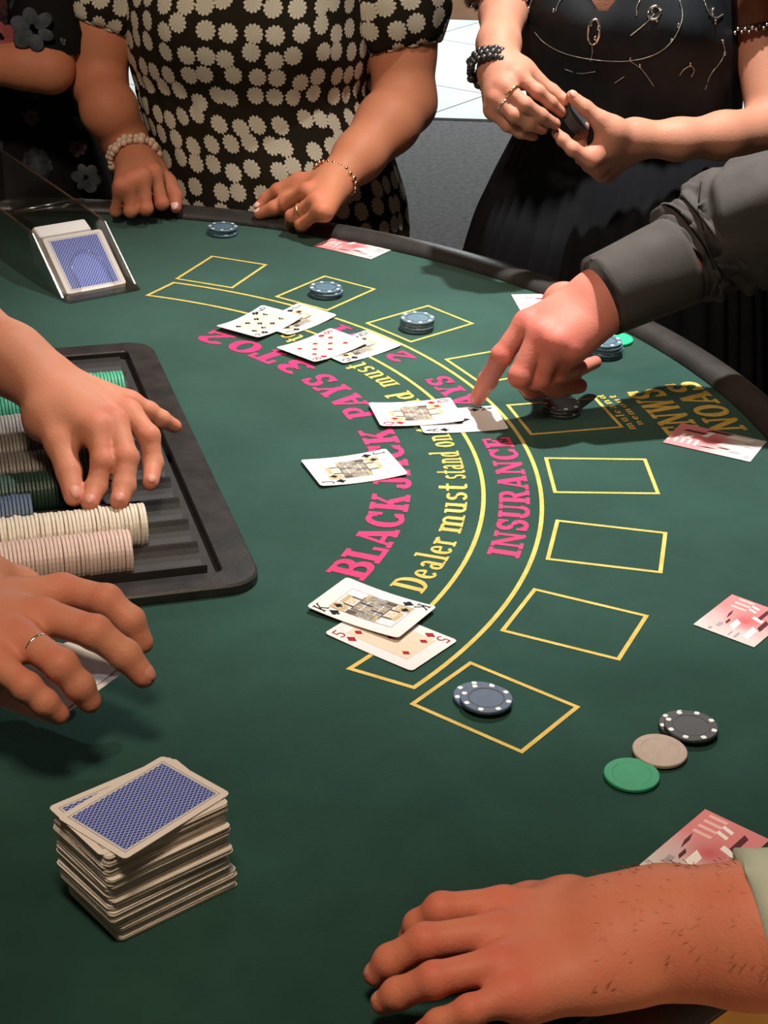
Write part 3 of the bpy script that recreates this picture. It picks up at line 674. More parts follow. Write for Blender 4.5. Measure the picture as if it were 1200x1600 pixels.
def court(card, bend, mt_pip, suit):
    fw, fh = .036, .060
    m = MB()
    def q(x0, y0, x1, y1, mi, lift=.00012):
        n = max(1, int((y1 - y0) / .007))
        for i in range(n):
            ya, yb = y0 + (y1 - y0) * i / n, y0 + (y1 - y0) * (i + 1) / n
            for s_ in (1, -1):
                P = [(s_ * x0, s_ * ya), (s_ * x1, s_ * ya), (s_ * x1, s_ * yb), (s_ * x0, s_ * yb)]
                m.add([(x, y, zb(x, y, bend) + CT + lift) for x, y in P], [(0, 1, 2, 3)], mi)
    q(-.0176, 0, .0176, .0295, 2, .00010); q(-.0170, 0, .0170, .0135, 0); q(-.0176, .0160, -.0085, .0295, 1, .00014); q(.0100, .0040, .0176, .0130, 1, .00014); q(-.0176, .0020, -.0120, .0150, 3, .00013)
    q(-.0055, .0150, .0055, .0235, 4, .00016); q(-.0065, .0232, .0080, .0275, 1, .00017); q(-.0078, .0140, -.0055, .0230, 3, .00018); q(.0055, .0140, .0078, .0230, 3, .00018)
    for k in range(4): q(-.0105 + .0062 * k, .0015, -.0090 + .0062 * k, .0125, (3, 1, 5, 1)[k], .00018)
    q(-.0105, .0128, .0125, .0140, 3, .00019); q(-.0105, .0062, .0095, .0072, 2, .0002); q(-.0026, .0198, -.0012, .0204, 3, .0002); q(.0016, .0198, .0030, .0204, 3, .0002); q(-.0008, .0168, .0012, .0173, 5, .0002)
    m.build('court_figure', [M_court1, M_court2, M_court3, M_court4, M_cream, mt_pip], card, world=False, smooth=False)
    fr = MB()
    for s_ in (1, -1):
        for (x0, y0, x1, y1) in ((-.0182, -.0302, -.0178, .0302), (-.0182, .0298, .0182, .0302)):
            n = 10 if y1 - y0 > .01 else 1
            for i in range(n):
                ya, yb = y0 + (y1 - y0) * i / n, y0 + (y1 - y0) * (i + 1) / n
                P = [(s_ * x0, s_ * ya), (s_ * x1, s_ * ya), (s_ * x1, s_ * yb), (s_ * x0, s_ * yb)]; fr.add([(x, y, zb(x, y, bend) + CT + .0001) for x, y in P], [(0, 1, 2, 3)])
    fr.build('frame_line', M_court1, card, world=False, smooth=False)
def make_card(rank, suit, pos, rotz, label, bend=.0008, tilt=(0, 0), z=0.0):
    V, F, mi = card_mesh(bend, M_card)
    o = mesh('playing_card', V, F, [M_card, M_edge, M_back], None, mi=mi, smooth=False)
    o.location = (pos[0], pos[1], TZ + z + .0006); o.rotation_euler = (R(tilt[0]), R(tilt[1]), rotz); setp(o, label, 'playing card')
    ink = M_red if suit in 'dh' else M_ink
    for s_ in (1, -1):
        k = .0118
        gl = thin(IDX[rank]); wd = GL[IDX[rank]][0] * k * .95
        T = lambda x, y: (s_ * (-CW / 2 + .0065 + (x * k * .95 - wd / 2)), s_ * (CL / 2 - .0158 + y * k))
        pl = gl
        printed(o, pl, ink, 'index_letter', bend, T, .00012)
        T2 = lambda x, y: (s_ * (-CW / 2 + .0074 + x * .0098), s_ * (CL / 2 - .0222 + y * .0104))
        printed(o, pip_poly(suit), ink, 'pip', bend, T2, .00012)
    if rank in 'KQJ':
        court(o, bend, ink, suit)
        for s_ in (1, -1):
            T = lambda x, y: (s_ * (-.0122 + x * .0078), s_ * (.0250 + y * .0082)); printed(o, pip_poly(suit), ink, 'pip', bend, T, .00020)
    else:
        if rank != 'A': printed(o, [[(-.019, ya), (.019, ya), (.019, yb), (-.019, yb)] for ya, yb in zip(np.linspace(-.031, .031, 11)[:-1], np.linspace(-.031, .031, 11)[1:])], M_cream, 'centre_panel', bend, lambda x, y: (x, y), .00008)
        L_ = {'A': [(0, 0, .024)], '5': [(-.0115, .024), (.0115, .024), (0, 0), (-.0115, -.024), (.0115, -.024)],
              '8': [(x, y) for x in (-.0115, .0115) for y in (-.025, 0, .025)] + [(0, .0125), (0, -.0125)],
              '9': [(x, y) for x in (-.0115, .0115) for y in (-.026, -.0087, .0087, .026)] + [(0, 0)]}[rank]
        for q in L_:
            sz = q[2] if len(q) > 2 else .0082; sg = -1 if q[1] < -.001 else 1
            printed(o, pip_poly(suit), ink, 'pip', bend, lambda x, y: (q[0] + x * sz, q[1] + sg * y * sz), .00014)
    return o
def card_at(pts, rank, suit, label, long01=True, **kw):
    """pts: three or four corners in the photograph; corners 0->1 run along the long side when long01"""
    z = kw.get('z', 0); P = [at(*p, z)[:2] for p in pts]
    c = (P[0] + P[2]) / 2; d = P[1] - P[0]; an = math.atan2(d[1], d[0]) - (math.pi / 2 if long01 else 0)
    return make_card(rank, suit, c, an, label, **kw)
E_ = 'playing card'
card_at([(510, 994), (644, 1052.5), (711.7, 1000.4)], '5', 'd', 'five of diamonds lying half under the king of spades', bend=.0006)
card_at([(541, 907), (679, 952.5), (623, 1001), (479, 954)], 'K', 's', 'king of spades face up on top of the five of diamonds', z=.0022, bend=.0022)
card_at([(469.5, 724), (604, 706), (637.5, 744), (505, 769)], 'J', 's', 'jack of spades lying alone below the pink lettering', bend=.0024)
card_at([(666.5, 681), (799.5, 674), (768, 635)], 'A', 's', 'ace of spades under the pointing finger, partly in shadow', bend=.0012)
card_at([(573, 632.5), (702, 624.5), (728.5, 661.5), (594, 671)], 'Q', 'd', 'queen of diamonds overlapping the ace of spades', z=.0018, bend=.0022)
card_at([(542, 571.5), (631, 543.5), (566.5, 519)], 'Q', 's', 'queen of spades half under the eight of diamonds', bend=.002)
card_at([(433.5, 549), (517.5, 519), (573.5, 536.5), (491, 571.5)], '8', 'd', 'eight of diamonds on top of the queen of spades', z=.0022, bend=.0026)
card_at([(454.5, 528), (523, 500), (461.5, 477)], 'J', 's', 'jack of spades half under the nine of clubs', bend=.0025)
card_at([(337, 515.5), (411, 482), (474, 498), (409, 533)], '9', 'c', 'nine of clubs on top of the jack of spades, nearest the card shoe', z=.0022, bend=.0035)

# discard deck
def back_card(label, pos, rotz, group=None, tilt=(0, 0), me=None, name='playing_card', cat='playing card'):
    if me is None:
        m = MB(); m.prism(card_poly, 0, CT); mi = [1, 0] + [2] * len(card_poly)
        o = mesh(name, m.v, m.f, [M_card, M_back, M_edge], None, mi=[0, 1] + [2] * len(card_poly), smooth=False)
    else:
        o = bpy.data.objects.new(name, me); COL.objects.link(o)
    o.location = pos; o.rotation_euler = (R(tilt[0]), R(tilt[1]), rotz); return setp(o, label, cat, group)
DB = (np.array((-.1956, .8627)) + np.array((-.0874, .8812))) / 2; dd = np.array((-.0874, .8812)) - np.array((-.1540, .8124)); DA = math.atan2(dd[1], dd[0]) - math.pi / 2
pk = bpy.data.meshes.new('deck_card'); m = MB(); DT = .00050; m.prism(card_poly, 0, DT * .96)
pk.from_pydata(m.v, [], m.f); pk.materials.append(M_card); pk.materials.append(M_back); pk.materials.append(M_edge)
pk.polygons.foreach_set('material_index', [0, 1] + [2] * len(card_poly)); pk.update()
q0_ = np.array(at(181, 1479)[:2]); dl = unit(at(366, 1384)[:2] - q0_); dw = unit(at(97, 1394)[:2] - q0_); dl = unit(dl - .5 * dw * (dl @ dw)); DA = math.atan2(dl[1], dl[0]) - math.pi / 2
DB = q0_ + dl * .044 + np.array((-dl[1], dl[0])) * .0303
ND = 134; drift = np.zeros(2); lean = np.array((-.0003, .0))
ex = np.array((math.cos(DA), math.sin(DA))); ey = np.array((-math.sin(DA), math.cos(DA)))
off = 0; ja = 0
for i in range(ND):
    if i % 17 == 0 or random.random() < .06: off = rng.normal(0, .0010, 2); ja = rng.normal(0, .008)
    f = i / ND
    q = DB + ex * (off[0] + .0 + rng.normal(0, .0004)) + ey * (off[1] - .004 * f + rng.normal(0, .0004) + (.0035 if i < 26 else 0))
    back_card('worn card in the squared off discard pile below the two top cards', (q[0], q[1], TZ + .0005 + i * DT), DA + ja + rng.normal(0, .006), 'cards in the discard pile', me=pk, cat='playing card')
zt = .0005 + ND * DT
c2 = at(220, 1263, zt) ; T1 = [at(94, 1275.5, zt), at(254.5, 1182, zt), at(357, 1247, zt), at(194.5, 1345.5, zt)]; cc = sum(T1) / 4; d1 = T1[1] - T1[0]; ta = math.atan2(d1[1], d1[0]) - math.pi / 2
l2, b2 = at(72, 1259, zt), at(160, 1341, zt); e2 = unit((b2 - l2)[:2]); n2 = np.array((-e2[1], e2[0])); c2 = (l2 + b2)[:2] / 2 + n2 * .044; a2 = math.atan2(e2[1], e2[0])
q = DB + ey * -.004 + ex * -.006
back_card('blue backed card second from the top of the discard pile, sticking out left', (c2[0], c2[1], TZ + zt), a2, me=None)
back_card('blue backed card lying on the very top of the discard pile', (cc[0], cc[1], TZ + zt + DT + .0003), ta, me=pk)

# ---------------------------------------------------------------- chips
CR, CHT = .0198, .0034
def chip_me(name, mt):
    m = MB(); n = 32; P = [(0, 0), (.0135, 0), (.014, .0002), (CR - .0006, .0002), (CR, .0008), (CR, CHT - .0008), (CR - .0006, CHT - .0002), (.014, CHT - .0002), (.0135, CHT - .0004), (0.0, CHT - .0004)]
    V = []; F = []
    for r_, z in P:
        V += [(r_ * math.cos(2 * math.pi * k / n), r_ * math.sin(2 * math.pi * k / n), z) for k in range(n)] if r_ > 0 else [(0, 0, z)]
    o1 = 1
    F += [(0, 1 + (k + 1) % n, 1 + k) for k in range(n)]
    for i in range(len(P) - 3):
        b0 = 1 + i * n; F += [(b0 + k, b0 + (k + 1) % n, b0 + n + (k + 1) % n, b0 + n + k) for k in range(n)]
    b0 = 1 + (len(P) - 3) * n; F += [(b0 + k, b0 + (k + 1) % n, b0 + n) for k in range(n)]
    me = bpy.data.meshes.new(name); me.from_pydata(V, [], F); me.materials.append(mt); me.update(); return me
def spots_me():
    m = MB()
    for k in range(8):
        a_ = 2 * math.pi * k / 8; c, s_ = math.cos(a_), math.sin(a_); pts = [(x * c - y * s_, x * s_ + y * c) for x, y in ((CR - .0046, -.0015), (CR - .0030, -.0021), (CR - .0009, -.0015), (CR - .0009, .0015), (CR - .0030, .0021), (CR - .0046, .0015))]
        m.prism(pts, CHT - .0003, CHT + .00008)
    me = bpy.data.meshes.new('edge_spots'); me.from_pydata(m.v, [], m.f); me.materials.append(M_spot); me.update(); return me
def ring_me():
    m = MB(); n = 32
    V = [(r_ * math.cos(2 * math.pi * k / n), r_ * math.sin(2 * math.pi * k / n), CHT - .00012) for r_ in (.0128, .0138) for k in range(n)]
    m.add(V, [(k, n + k, n + (k + 1) % n, (k + 1) % n) for k in range(n)])
    me = bpy.data.meshes.new('inlay_ring'); me.from_pydata(m.v, [], m.f); me.materials.append(M_cblack); me.update(); return me
SPOT, RING = spots_me(), ring_me(); CHIPS = {}
def chip(mt, pos, label, group=None, rot=0, spots=True, tilt=(0, 0)):
    if mt.name not in CHIPS: CHIPS[mt.name] = chip_me('poker_chip', mt)
    o = bpy.data.objects.new('poker_chip', CHIPS[mt.name]); COL.objects.link(o); o.location = pos; o.rotation_euler = (R(tilt[0]), R(tilt[1]), rot); setp(o, label, 'poker chip', group)
    if spots:
        for me, nm in ((SPOT, 'edge_spots'), (RING, 'inlay_ring')):
            c = bpy.data.objects.new(nm, me); COL.objects.link(c); c.parent = o
    return o
def stack(px, py, n, mt, what, jit=.0006, ztop=None):
    p = at(px, py, n * CHT)
    for i in range(n):
        pos_ = ('bottom', 'second', 'third', 'fourth', 'fifth')[i] if i < n - 1 else 'top'
        chip(mt, (p[0] + rng.normal(0, jit), p[1] + rng.normal(0, jit), TZ + .0007 + i * (CHT + .0001)), f'{what}, {pos_} of its stack', what.split(',')[0], rng.uniform(0, 6))
stack(510, 449, 3, M_cblue, 'blue chip in the betting box second from the far end')
stack(653, 497, 4, M_cblue, 'blue chip in the betting box third from the far end')
stack(348, 354, 3, M_cblue, 'blue chip by the far rail near the daisy dress')
stack(947, 533, 5, M_cblue, 'blue chip beside the bright green chip behind the pointing hand')
stack(877, 630, 3, M_cblack, 'dark chip in the shaded betting box under the pointing arm')
p = at(959, 537, .003); chip(M_cglow, (p[0] + .004, p[1] + .016, TZ + .0007), 'bright green chip half hidden behind the blue stack by the rail', spots=False)
p = at(749, 1087, .0034); chip(M_cslate, (p[0], p[1], TZ + .0007), 'slate chip lying underneath in the betting box nearest the camera', rot=.2)
p = at(760, 1091, .0068); chip(M_cslate, (p[0], p[1], TZ + .0007 + CHT + .0002), 'slate chip lying on top in the betting box nearest the camera', rot=.5)
p = at(1071, 1133, .0034); chip(M_cblack, (p[0], p[1], TZ + .0007), 'black spotted chip underneath, beside the plain taupe chip', rot=.1)
p = at(1080, 1134, .0068); chip(M_cblack, (p[0], p[1], TZ + .0007 + CHT + .0002), 'black spotted chip on top, beside the plain taupe chip', rot=.4)
p = at(1031, 1172, .0045); chip(M_cgrey, (p[0], p[1], TZ + .0007 + .0012), 'plain taupe chip between the green chip and the black chips', spots=False, tilt=(1.5, 1))
p = at(987, 1210, .003); chip(M_cgreen, (p[0], p[1], TZ + .0007), 'plain green chip lying nearest the camera on the felt', spots=False)

# ---------------------------------------------------------------- printed pink cards
def mk_note():
    m = mat('pink_print_card', (.7, .4, .4), .55, **LOW); t = NT(m); co = t.coord(); s_ = t.n('ShaderNodeSeparateXYZ'); t.l(co, s_.inputs[0]); x, y = s_.outputs[0], s_.outputs[1]
    gx = t.ramp(t.m('ADD', x, t.m('MULTIPLY', t.noise(45, 3, co), .03)), -.012, .030)
    c = t.mix(gx, (.56, .52, .52), (.62, .22, .23))
    red = t.ramp(t.m('SUBTRACT', .019, t.m('SQRT', t.m('ADD', t.m('POWER', x, 2), t.m('POWER', t.m('ADD', y, .002), 2)))), 0, .017)
    c = t.mix(t.m('MULTIPLY', red, .85), c, (.52, .085, .10))
    st = t.m('MULTIPLY', t.m('GREATER_THAN', t.m('SINE', t.m('MULTIPLY', x, 900)), .2), t.m('LESS_THAN', t.m('ABSOLUTE', t.m('SUBTRACT', y, .012)), .007))
    c = t.mix(t.m('MULTIPLY', t.m('MULTIPLY', st, t.m('GREATER_THAN', x, .012)), .55), c, (.85, .66, .62))
    t.col(c); return m
M_note = mk_note(); M_nd = mat('note_dark', (.10, .03, .035), .4, **LOW); M_nw = mat('note_white', (.80, .74, .71), .35, **LOW); M_ng = mat('note_grey', (.34, .31, .32), .4, **LOW); M_nk = mat('note_green_black', (.02, .035, .03), .4)
def note(c, an, label, z=0.0, tilt=(0, 0), wd=.090, hg=.0565):
    m = MB(); m.prism([(-wd / 2, -hg / 2), (wd / 2, -hg / 2), (wd / 2, hg / 2), (-wd / 2, hg / 2)], 0, .0004)
    o = mesh('printed_card', m.v, m.f, M_note, None, smooth=False); o.location = (c[0], c[1], TZ + z + .0006); o.rotation_euler = (R(tilt[0]), R(tilt[1]), an); setp(o, label, 'printed card', 'pink printed cards')
    k = wd / .09
    pr = MB()
    def b(x0, y0, x1, y1, mi, sk=0): pr.add([(x0 * k, y0 * k, .0005), (x1 * k, y0 * k, .0005), ((x1 + sk) * k, y1 * k, .0005), ((x0 + sk) * k, y1 * k, .0005)], [(0, 1, 2, 3)], mi)
    b(.012, -.016, .034, -.011, 0, .003); b(.006, -.020, .012, -.006, 1, .004); b(-.012, -.027, .010, -.021, 0, .006); b(-.008, .016, .004, .019, 0, .01); b(-.030, .013, -.020, .018, 2); b(-.020, .010, -.010, .013, 0, .004)
    b(-.041, .018, -.036, .022, 2); b(-.040, -.004, -.030, -.002, 2); b(-.040, -.012, -.028, -.009, 2); b(-.036, -.024, -.012, -.016, 1, .006); b(.022, -.004, .026, .006, 1, .003); b(.030, -.004, .034, .006, 1, .003); b(-.026, -.002, -.008, .006, 1, .006)
    pr.build('print', [M_nd, M_nw, M_ng], o, world=False, smooth=False)
    return o
def note_at(pts, label, flip=False, **kw):
    P = [at(*p)[:2] for p in pts]; c = sum(P) / len(P); d = P[1] - P[0]; return note(c, math.atan2(d[1], d[0]) + (math.pi if flip else 0), label, **kw)
P1 = [at(1113, 1266)[:2], at(1190, 1315)[:2], at(1012, 1352)[:2]]; d = P1[0] - P1[2]
note((P1[1] + P1[2]) / 2, math.atan2(d[1], d[0]), 'pink printed card beside the near resting hand', wd=.082, hg=.050)
P1 = [at(1083, 977)[:2], at(1178, 1013)[:2]]; d = P1[1] - P1[0]; nv = np.array((-d[1], d[0])) / np.linalg.norm(d)
note((P1[0] + P1[1]) / 2 + nv * .033, math.atan2(d[1], d[0]) + math.pi * .5, 'pink printed card at the right edge, above the black chips', wd=.066, hg=np.linalg.norm(d))
note_at([(1044, 690), (1178, 720), (1192, 690), (1056, 668)], 'pink printed card half in the shadow of the pointing arm', flip=True)
note_at([(497, 385), (578, 404), (612, 390), (528, 370)], 'pink printed card lying by the far rail in front of the daisy dress', flip=True)
P1 = at(802, 471)[:2]; note((P1[0] + .047, P1[1] + .001), R(8), 'pink printed card mostly hidden behind the pointing hand', wd=.090)

# ---------------------------------------------------------------- chip tray
tray = empty('chip_tray', tuple(tab(.10, -.04, 0)), 'black plastic chip tray with long troughs in front of the dealer', 'chip tray')
TU0, TU1, TV0, TV1, TH = -.07, .256, -.300, .268, .010
outer = rrect(TU1 - TU0, TV1 - TV0, .028, 6, (TU0 + TU1) / 2, (TV0 + TV1) / 2)
inner = rrect(TU1 - TU0 - .060, TV1 - TV0 - .052, .006, 6, (TU0 + TU1) / 2, (TV0 + TV1) / 2)
TC = ((TU0 + TU1) / 2, (TV0 + TV1) / 2)
m = MB(); n = len(outer)
lay = [(outer, .0005), (outer, TH - .002), ([((x - TC[0]) * .990 + TC[0], (y - TC[1]) * .994 + TC[1]) for x, y in outer], TH), ([((x - TC[0]) * 1.006 + TC[0], (y - TC[1]) * 1.004 + TC[1]) for x, y in inner], TH), (inner, TH - .0015), (inner, .0005)]
V = [tab(x, y, z) for pl, z in lay for x, y in pl]
F = [(i * n + k, i * n + (k + 1) % n, (i + 1) * n + (k + 1) % n, (i + 1) * n + k) for i in range(len(lay) - 1) for k in range(n)]
mesh('rim', V, F, M_black, tray, smooth=False)
ROW0, PITCH, NR = .1915, .0440, 11
rowv = [ROW0 - PITCH * i for i in range(NR)]
for v_ in rowv:
    prof = [(v_ + .0216 * math.cos(k) , .0215 - .0205 * math.sin(k) if True else 0) for k in np.linspace(0, math.pi, 13)]
    prof = [(y, min(z, .0150)) for y, z in prof]
    V = []; 
    for u in (TU0 + .03, .2140):
        V += [tab(u - (0 if u < 0 else 0), y, z) for y, z in prof] + [tab(u, prof[-1][0], .0006), tab(u, prof[0][0], .0006)]
    L_ = len(prof) + 2
    F = [(k, (k + 1) % L_, L_ + (k + 1) % L_, L_ + k) for k in range(L_)] + [tuple(range(L_))[::-1], tuple(range(L_, 2 * L_))]
    mesh('trough', V, F, M_pit, tray, smooth=False)
m = MB(); m.prism(inner, .0003, .0009, T=lambda x, y, z: tab(x, y, z)); m.build('tray_floor', M_pit, tray, smooth=False)
SP = .00335
def chip_row(i, u1, u0, mt, label, jit=.0004, dz=0):
    for k in range(int((u1 - u0) / SP)):
        q = tab(u1 - k * SP, rowv[i] + rng.normal(0, jit), .0222 + dz + abs(rng.normal(0, jit)))
        if mt.name not in CHIPS: CHIPS[mt.name] = chip_me('poker_chip', mt)
        o = bpy.data.objects.new('poker_chip', CHIPS[mt.name]); COL.objects.link(o)
        o.location = q; o.rotation_euler = (0, R(90), AX + rng.normal(0, .006)); setp(o, label, 'poker chip', label + 's')
chip_row(1, .10, .02, M_cwhite, 'white chip in the far tray row behind the dealer wrist')
chip_row(2, .198, .150, M_cgl, 'mint green chip at the far end of the blue tray row')
chip_row(2, .128, .03, M_clb, 'light blue chip in the tray row above the green row')
chip_row(3, .122, .03, M_cgl, 'mint green chip in the tray row below the light blue row')
chip_row(4, .098, .03, M_csilver, 'silver grey chip in the tray row just below the green row')
chip_row(5, .178, .03, M_cbg, 'mid grey chip in the longer grey tray row under the fingers')
chip_row(6, .150, .03, M_cbg, 'mid grey chip in the shorter grey tray row under the thumb')
chip_row(7, .122, .03, M_cdark, 'dark green chip in the tray row left of the fingertips')
chip_row(8, .078, .02, M_cslate, 'slate blue chip in the short tray row above the white row')
chip_row(9, .170, .02, M_cwhite, 'white chip in the long uneven tray row above the pink row', .0009, .0012)
chip_row(10, .150, .02, M_cpink, 'pale pink chip in the neat long tray row', .0003, .001)

# ---------------------------------------------------------------- card shoe
yaw = R(126); sy_ = np.array((math.cos(yaw), math.sin(yaw), 0)); sx_v = np.array((sy_[1], -sy_[0], 0)); SO = at(98, 471)
SWd = .100
def sh(x, y, z): return SO + sx_v * x + sy_ * y + np.array((0, 0, z + .0006))
shoe = empty('card_shoe', tuple(sh(SWd / 2, .15, -.0006)), 'smoked clear acrylic dealing shoe filled with blue backed cards', 'card shoe')
side = [(-.008, 0), (.003, .003), (.078, .0625), (.11, .065), (.38, .082), (.38, 0)]
for x0 in (0, SWd - .0035):
    m = MB(); m.prism(side, x0, x0 + .0035, T=lambda a_, b__, c: sh(c, a_, b__)); o = m.build('side_wall', M_smoke, shoe, smooth=False); bevel(o, .0008)
m = MB(); m.prism([(.0035, -.012), (SWd - .0035, -.012), (SWd - .0035, .38), (.0035, .38)], 0, .003, T=lambda a_, b__, c: sh(a_, b__, c)); m.build('base_plate', M_smoke, shoe, smooth=False)
m = MB(); m.prism([(.0035, .003), (SWd - .0035, .003), (SWd - .0035, .080), (.0035, .080)], .375, .379, T=lambda a_, b__, c: sh(a_, c, b__)); m.build('back_plate', M_smoke, shoe, smooth=False)
sl = R(39); fy, fz = math.cos(sl), math.sin(sl)
def fr(x, s_, d): return sh(x, .006 + s_ * fy + d * fz, .003 + s_ * fz - d * fy)     # on the sloping front, d = depth behind it
n = 22; ax_ = SWd / 2; arch = [(ax_ + .021 * math.cos(k), .030 + .026 * math.sin(k)) for k in np.linspace(0, math.pi, n)]
pl = [(.0035, .001), (.0035, .084), (SWd - .0035, .084), (SWd - .0035, .001), (ax_ + .022, .001)] + arch + [(ax_ - .022, .001)]
m = MB(); N_ = len(pl); V = [fr(x, s_, d_) for d_ in (-.0030, 0) for x, s_ in pl]
# front face as strips so that the notch stays open
me_f = []
m.add(V, [tuple(range(N_)), tuple(range(N_, 2 * N_))[::-1]] + [(i, N_ + i, N_ + (i + 1) % N_, (i + 1) % N_) for i in range(N_)])
m.build('front_plate', M_clear, shoe, smooth=False)
m = MB(); m.tube([fr(x, s_, -.003) for x, s_ in [(ax_ + .022, .004)] + arch + [(ax_ - .022, .004)]], .0011, 6); m.build('notch_edge', M_clear, shoe)
scard = bpy.data.meshes.new('shoe_card'); m = MB(); m.prism(card_poly, 0, .0008); scard.from_pydata(m.v, [], m.f)
for q in (M_card, M_back, M_edge): scard.materials.append(q)
scard.polygons.foreach_set('material_index', [0, 1] + [2] * len(card_poly)); scard.update()
def shoe_card(d_, lean, label, group=None, lift=.0):
    M = np.stack([sx_v, fy * sy_ + np.array((0, 0, fz)), np.cross(sx_v, fy * sy_ + np.array((0, 0, fz)))], 1)
    Ml = np.array(Matrix.Rotation(lean, 3, 'X')); Mx = M @ Ml
    b0 = fr(SWd / 2, .002 + lift, d_ + .0010); Mx = Mx * np.array((1.30, .93, 1.0)); c = b0 + Mx @ np.array((0, CL / 2, 0))
    o = bpy.data.objects.new('playing_card', scard); COL.objects.link(o)
    o.matrix_world = Matrix(((*Mx[0], c[0]), (*Mx[1], c[1]), (*Mx[2], c[2]), (0, 0, 0, 1))); setp(o, label, 'playing card', group)
shoe_card(.0006, 0, 'blue backed card at the front of the dealing shoe')
for i in range(1, 26): shoe_card(.0006 + i * .00085, -.004 * i * .3, 'card in the front pack inside the dealing shoe', 'cards packed in the shoe', lift=-.0003 * i)
m = MB(); 
for a_ in (0,): m.box((0, 0, 0), (.070, .030, .020), M=None)
V = [sh(.015 + .07 * i, y, z) for i in (0, 1) for y, z in ((.087, .052), (.106, .060), (.124, .046), (.110, .010), (.096, .010))]
m = MB(); m.add(V, [(0, 1, 2, 3, 4), (9, 8, 7, 6, 5)] + [(i, 5 + i, 5 + (i + 1) % 5, (i + 1) % 5) for i in range(5)])
o = m.build('wedge_weight', M_card, shoe, smooth=False); bevel(o, .003)
m = MB(); m.tube([sh(.0035, .132, .074), sh(SWd - .0035, .132, .074)], .004, 8); m.build('roller_bar', M_smoke, shoe)

# ---------------------------------------------------------------- people
def person(loc, label): return empty('person', loc, label, 'person')
def ring_band(parent, name, c, axis, r_, tr, mt, bead=None):
    axis = unit(np.array(axis, float)); u = unit(np.cross(axis, (0, 0, 1) if abs(axis[2]) < .9 else (1, 0, 0))); v = np.cross(axis, u); m = MB()
    m.tube([c + r_ * (math.cos(k) * u + math.sin(k) * v) for k in np.linspace(0, 2 * math.pi, 24, endpoint=False)], tr, 7, closed=True)
    if bead: m.ball(c + r_ * bead[0], bead[1], 8, 5)
    return m.build(name, mt, parent)
def bead_band(parent, name, c, axis, rx, ry, up, size, nb, mt, rows=1, jit=.3, thread=True):
    axis = unit(np.array(axis, float)); v = unit(np.array(up) - axis * (np.array(up) @ axis)); u = np.cross(axis, v); m = MB()
    for rw in range(rows):
        for k in range(nb):
            a_ = 2 * math.pi * (k + .5 * rw) / nb; s_ = size * (1 + rng.uniform(-jit, jit))
            m.ball(c + axis * (rw - (rows - 1) / 2) * size * 1.5 + axis * rng.normal(0, size * .2) + rx * math.cos(a_) * u + ry * math.sin(a_) * v, s_, 6, 4, (1, 1, 1))
    return m.build(name, mt, parent)
A = lambda *p: at(*p)

# --- 1 woman in the daisy dress
YD = 2.47
P2 = person((float(aty(415, 200, YD)[0]), YD, 0), 'woman in a black dress printed with pale daisies, both fists on the rail')
# right hand (left in the photo)
hR = Hand(A(211, 252, .062), [
    [A(240, 268, .066), A(253, 318, .027), A(246, 322, .010), A(238, 312, .010)],
    [A(222, 274, .067), A(228, 326, .025), A(223, 329, .010), A(217, 318, .010)],
    [A(205, 281, .063), A(204, 330, .022), A(202, 331, .009), A(200, 320, .009)],
    [A(189, 290, .056), A(181, 330, .018), A(182, 331, .009), A(184, 322, .009)]],
    [A(238, 262, .050), A(262, 285, .044), A(274, 307, .030), A(275, 325, .018)], (0, -.4, 1), .97, 1.0, .022)
eR = aty(156, 132, 2.43); sR = aty(165, -60, 2.47)
hL = Hand(A(519, 288, .060), [
    [A(466, 281, .060), A(434, 297, .045), A(415, 310, .032), A(404, 323, .022)],
    [A(480, 297, .060), A(446, 319, .034), A(442, 332, .016), A(455, 332, .010)],
    [A(494, 312, .056), A(456, 338, .028), A(455, 347, .012), A(468, 345, .010)],
    [A(503, 328, .048), A(470, 351, .021), A(470, 355, .010), A(482, 352, .010)]],
    [A(478, 300, .044), A(448, 315, .034), A(428, 325, .027), A(405, 335, .016)], (0, -.4, 1), .97, 1.0, .022)
eL = aty(632, 160, 2.42); sL = aty(640, -60, 2.47)
core = hR.core + hL.core
core += limb((sR, .046), (aty(158, 60, 2.45), .043), (eR, .036), (aty(171, 172, 2.38), .0375), (A(195, 220, .075), .031), (hR.wrist, .0225))
core += limb((sL, .050), (aty(628, 80, 2.45), .046), (eL, .043), (aty(606, 192, 2.37), .042), (A(560, 245, .085), .033), (hL.wrist, .0235))
tc = lambda z: np.array((aty(405, 120, YD)[0], YD + .01, z))
core += [(tc(TZ + .05), tc(TZ + .16), .085, .080), (tc(TZ + .16), tc(TZ + .36), .080, .085), (sR, tc(TZ + .36), .04, .07), (sL, tc(TZ + .36), .04, .07)]
b2_ = skin_obj('body', P2, SK_daisy, core, hR.digits + hL.digits, hR.hot + hL.hot, h=.0025)
hR.nail_mesh(b2_, M_nail_pink, [4]); hL.nail_mesh(b2_, M_nail_pink, [0, 4])
keys = []
for py, xl, xr, ry in ((-70, 196, 596, .135), (0, 190, 588, .150), (60, 196, 588, .150), (125, 206, 584, .128), (175, 222, 596, .128), (235, 236, 616, .140), (300, 243, 636, .148), (350, 248, 644, .150)):
    a_, b__ = aty(xl, py, YD), aty(xr, py, YD); keys.append(((a_ + b__) / 2, (b__[0] - a_[0]) / 2, ry))
c = keys[-1][0]
for z, rx, ry in ((TZ - .25, .225, .165), (.42, .235, .175), (.02, .25, .19)): keys.append((np.array((c[0], YD, z)), rx, ry))
RG = interp_rings(keys, 110)
wz = aty(400, 132, YD)[2]
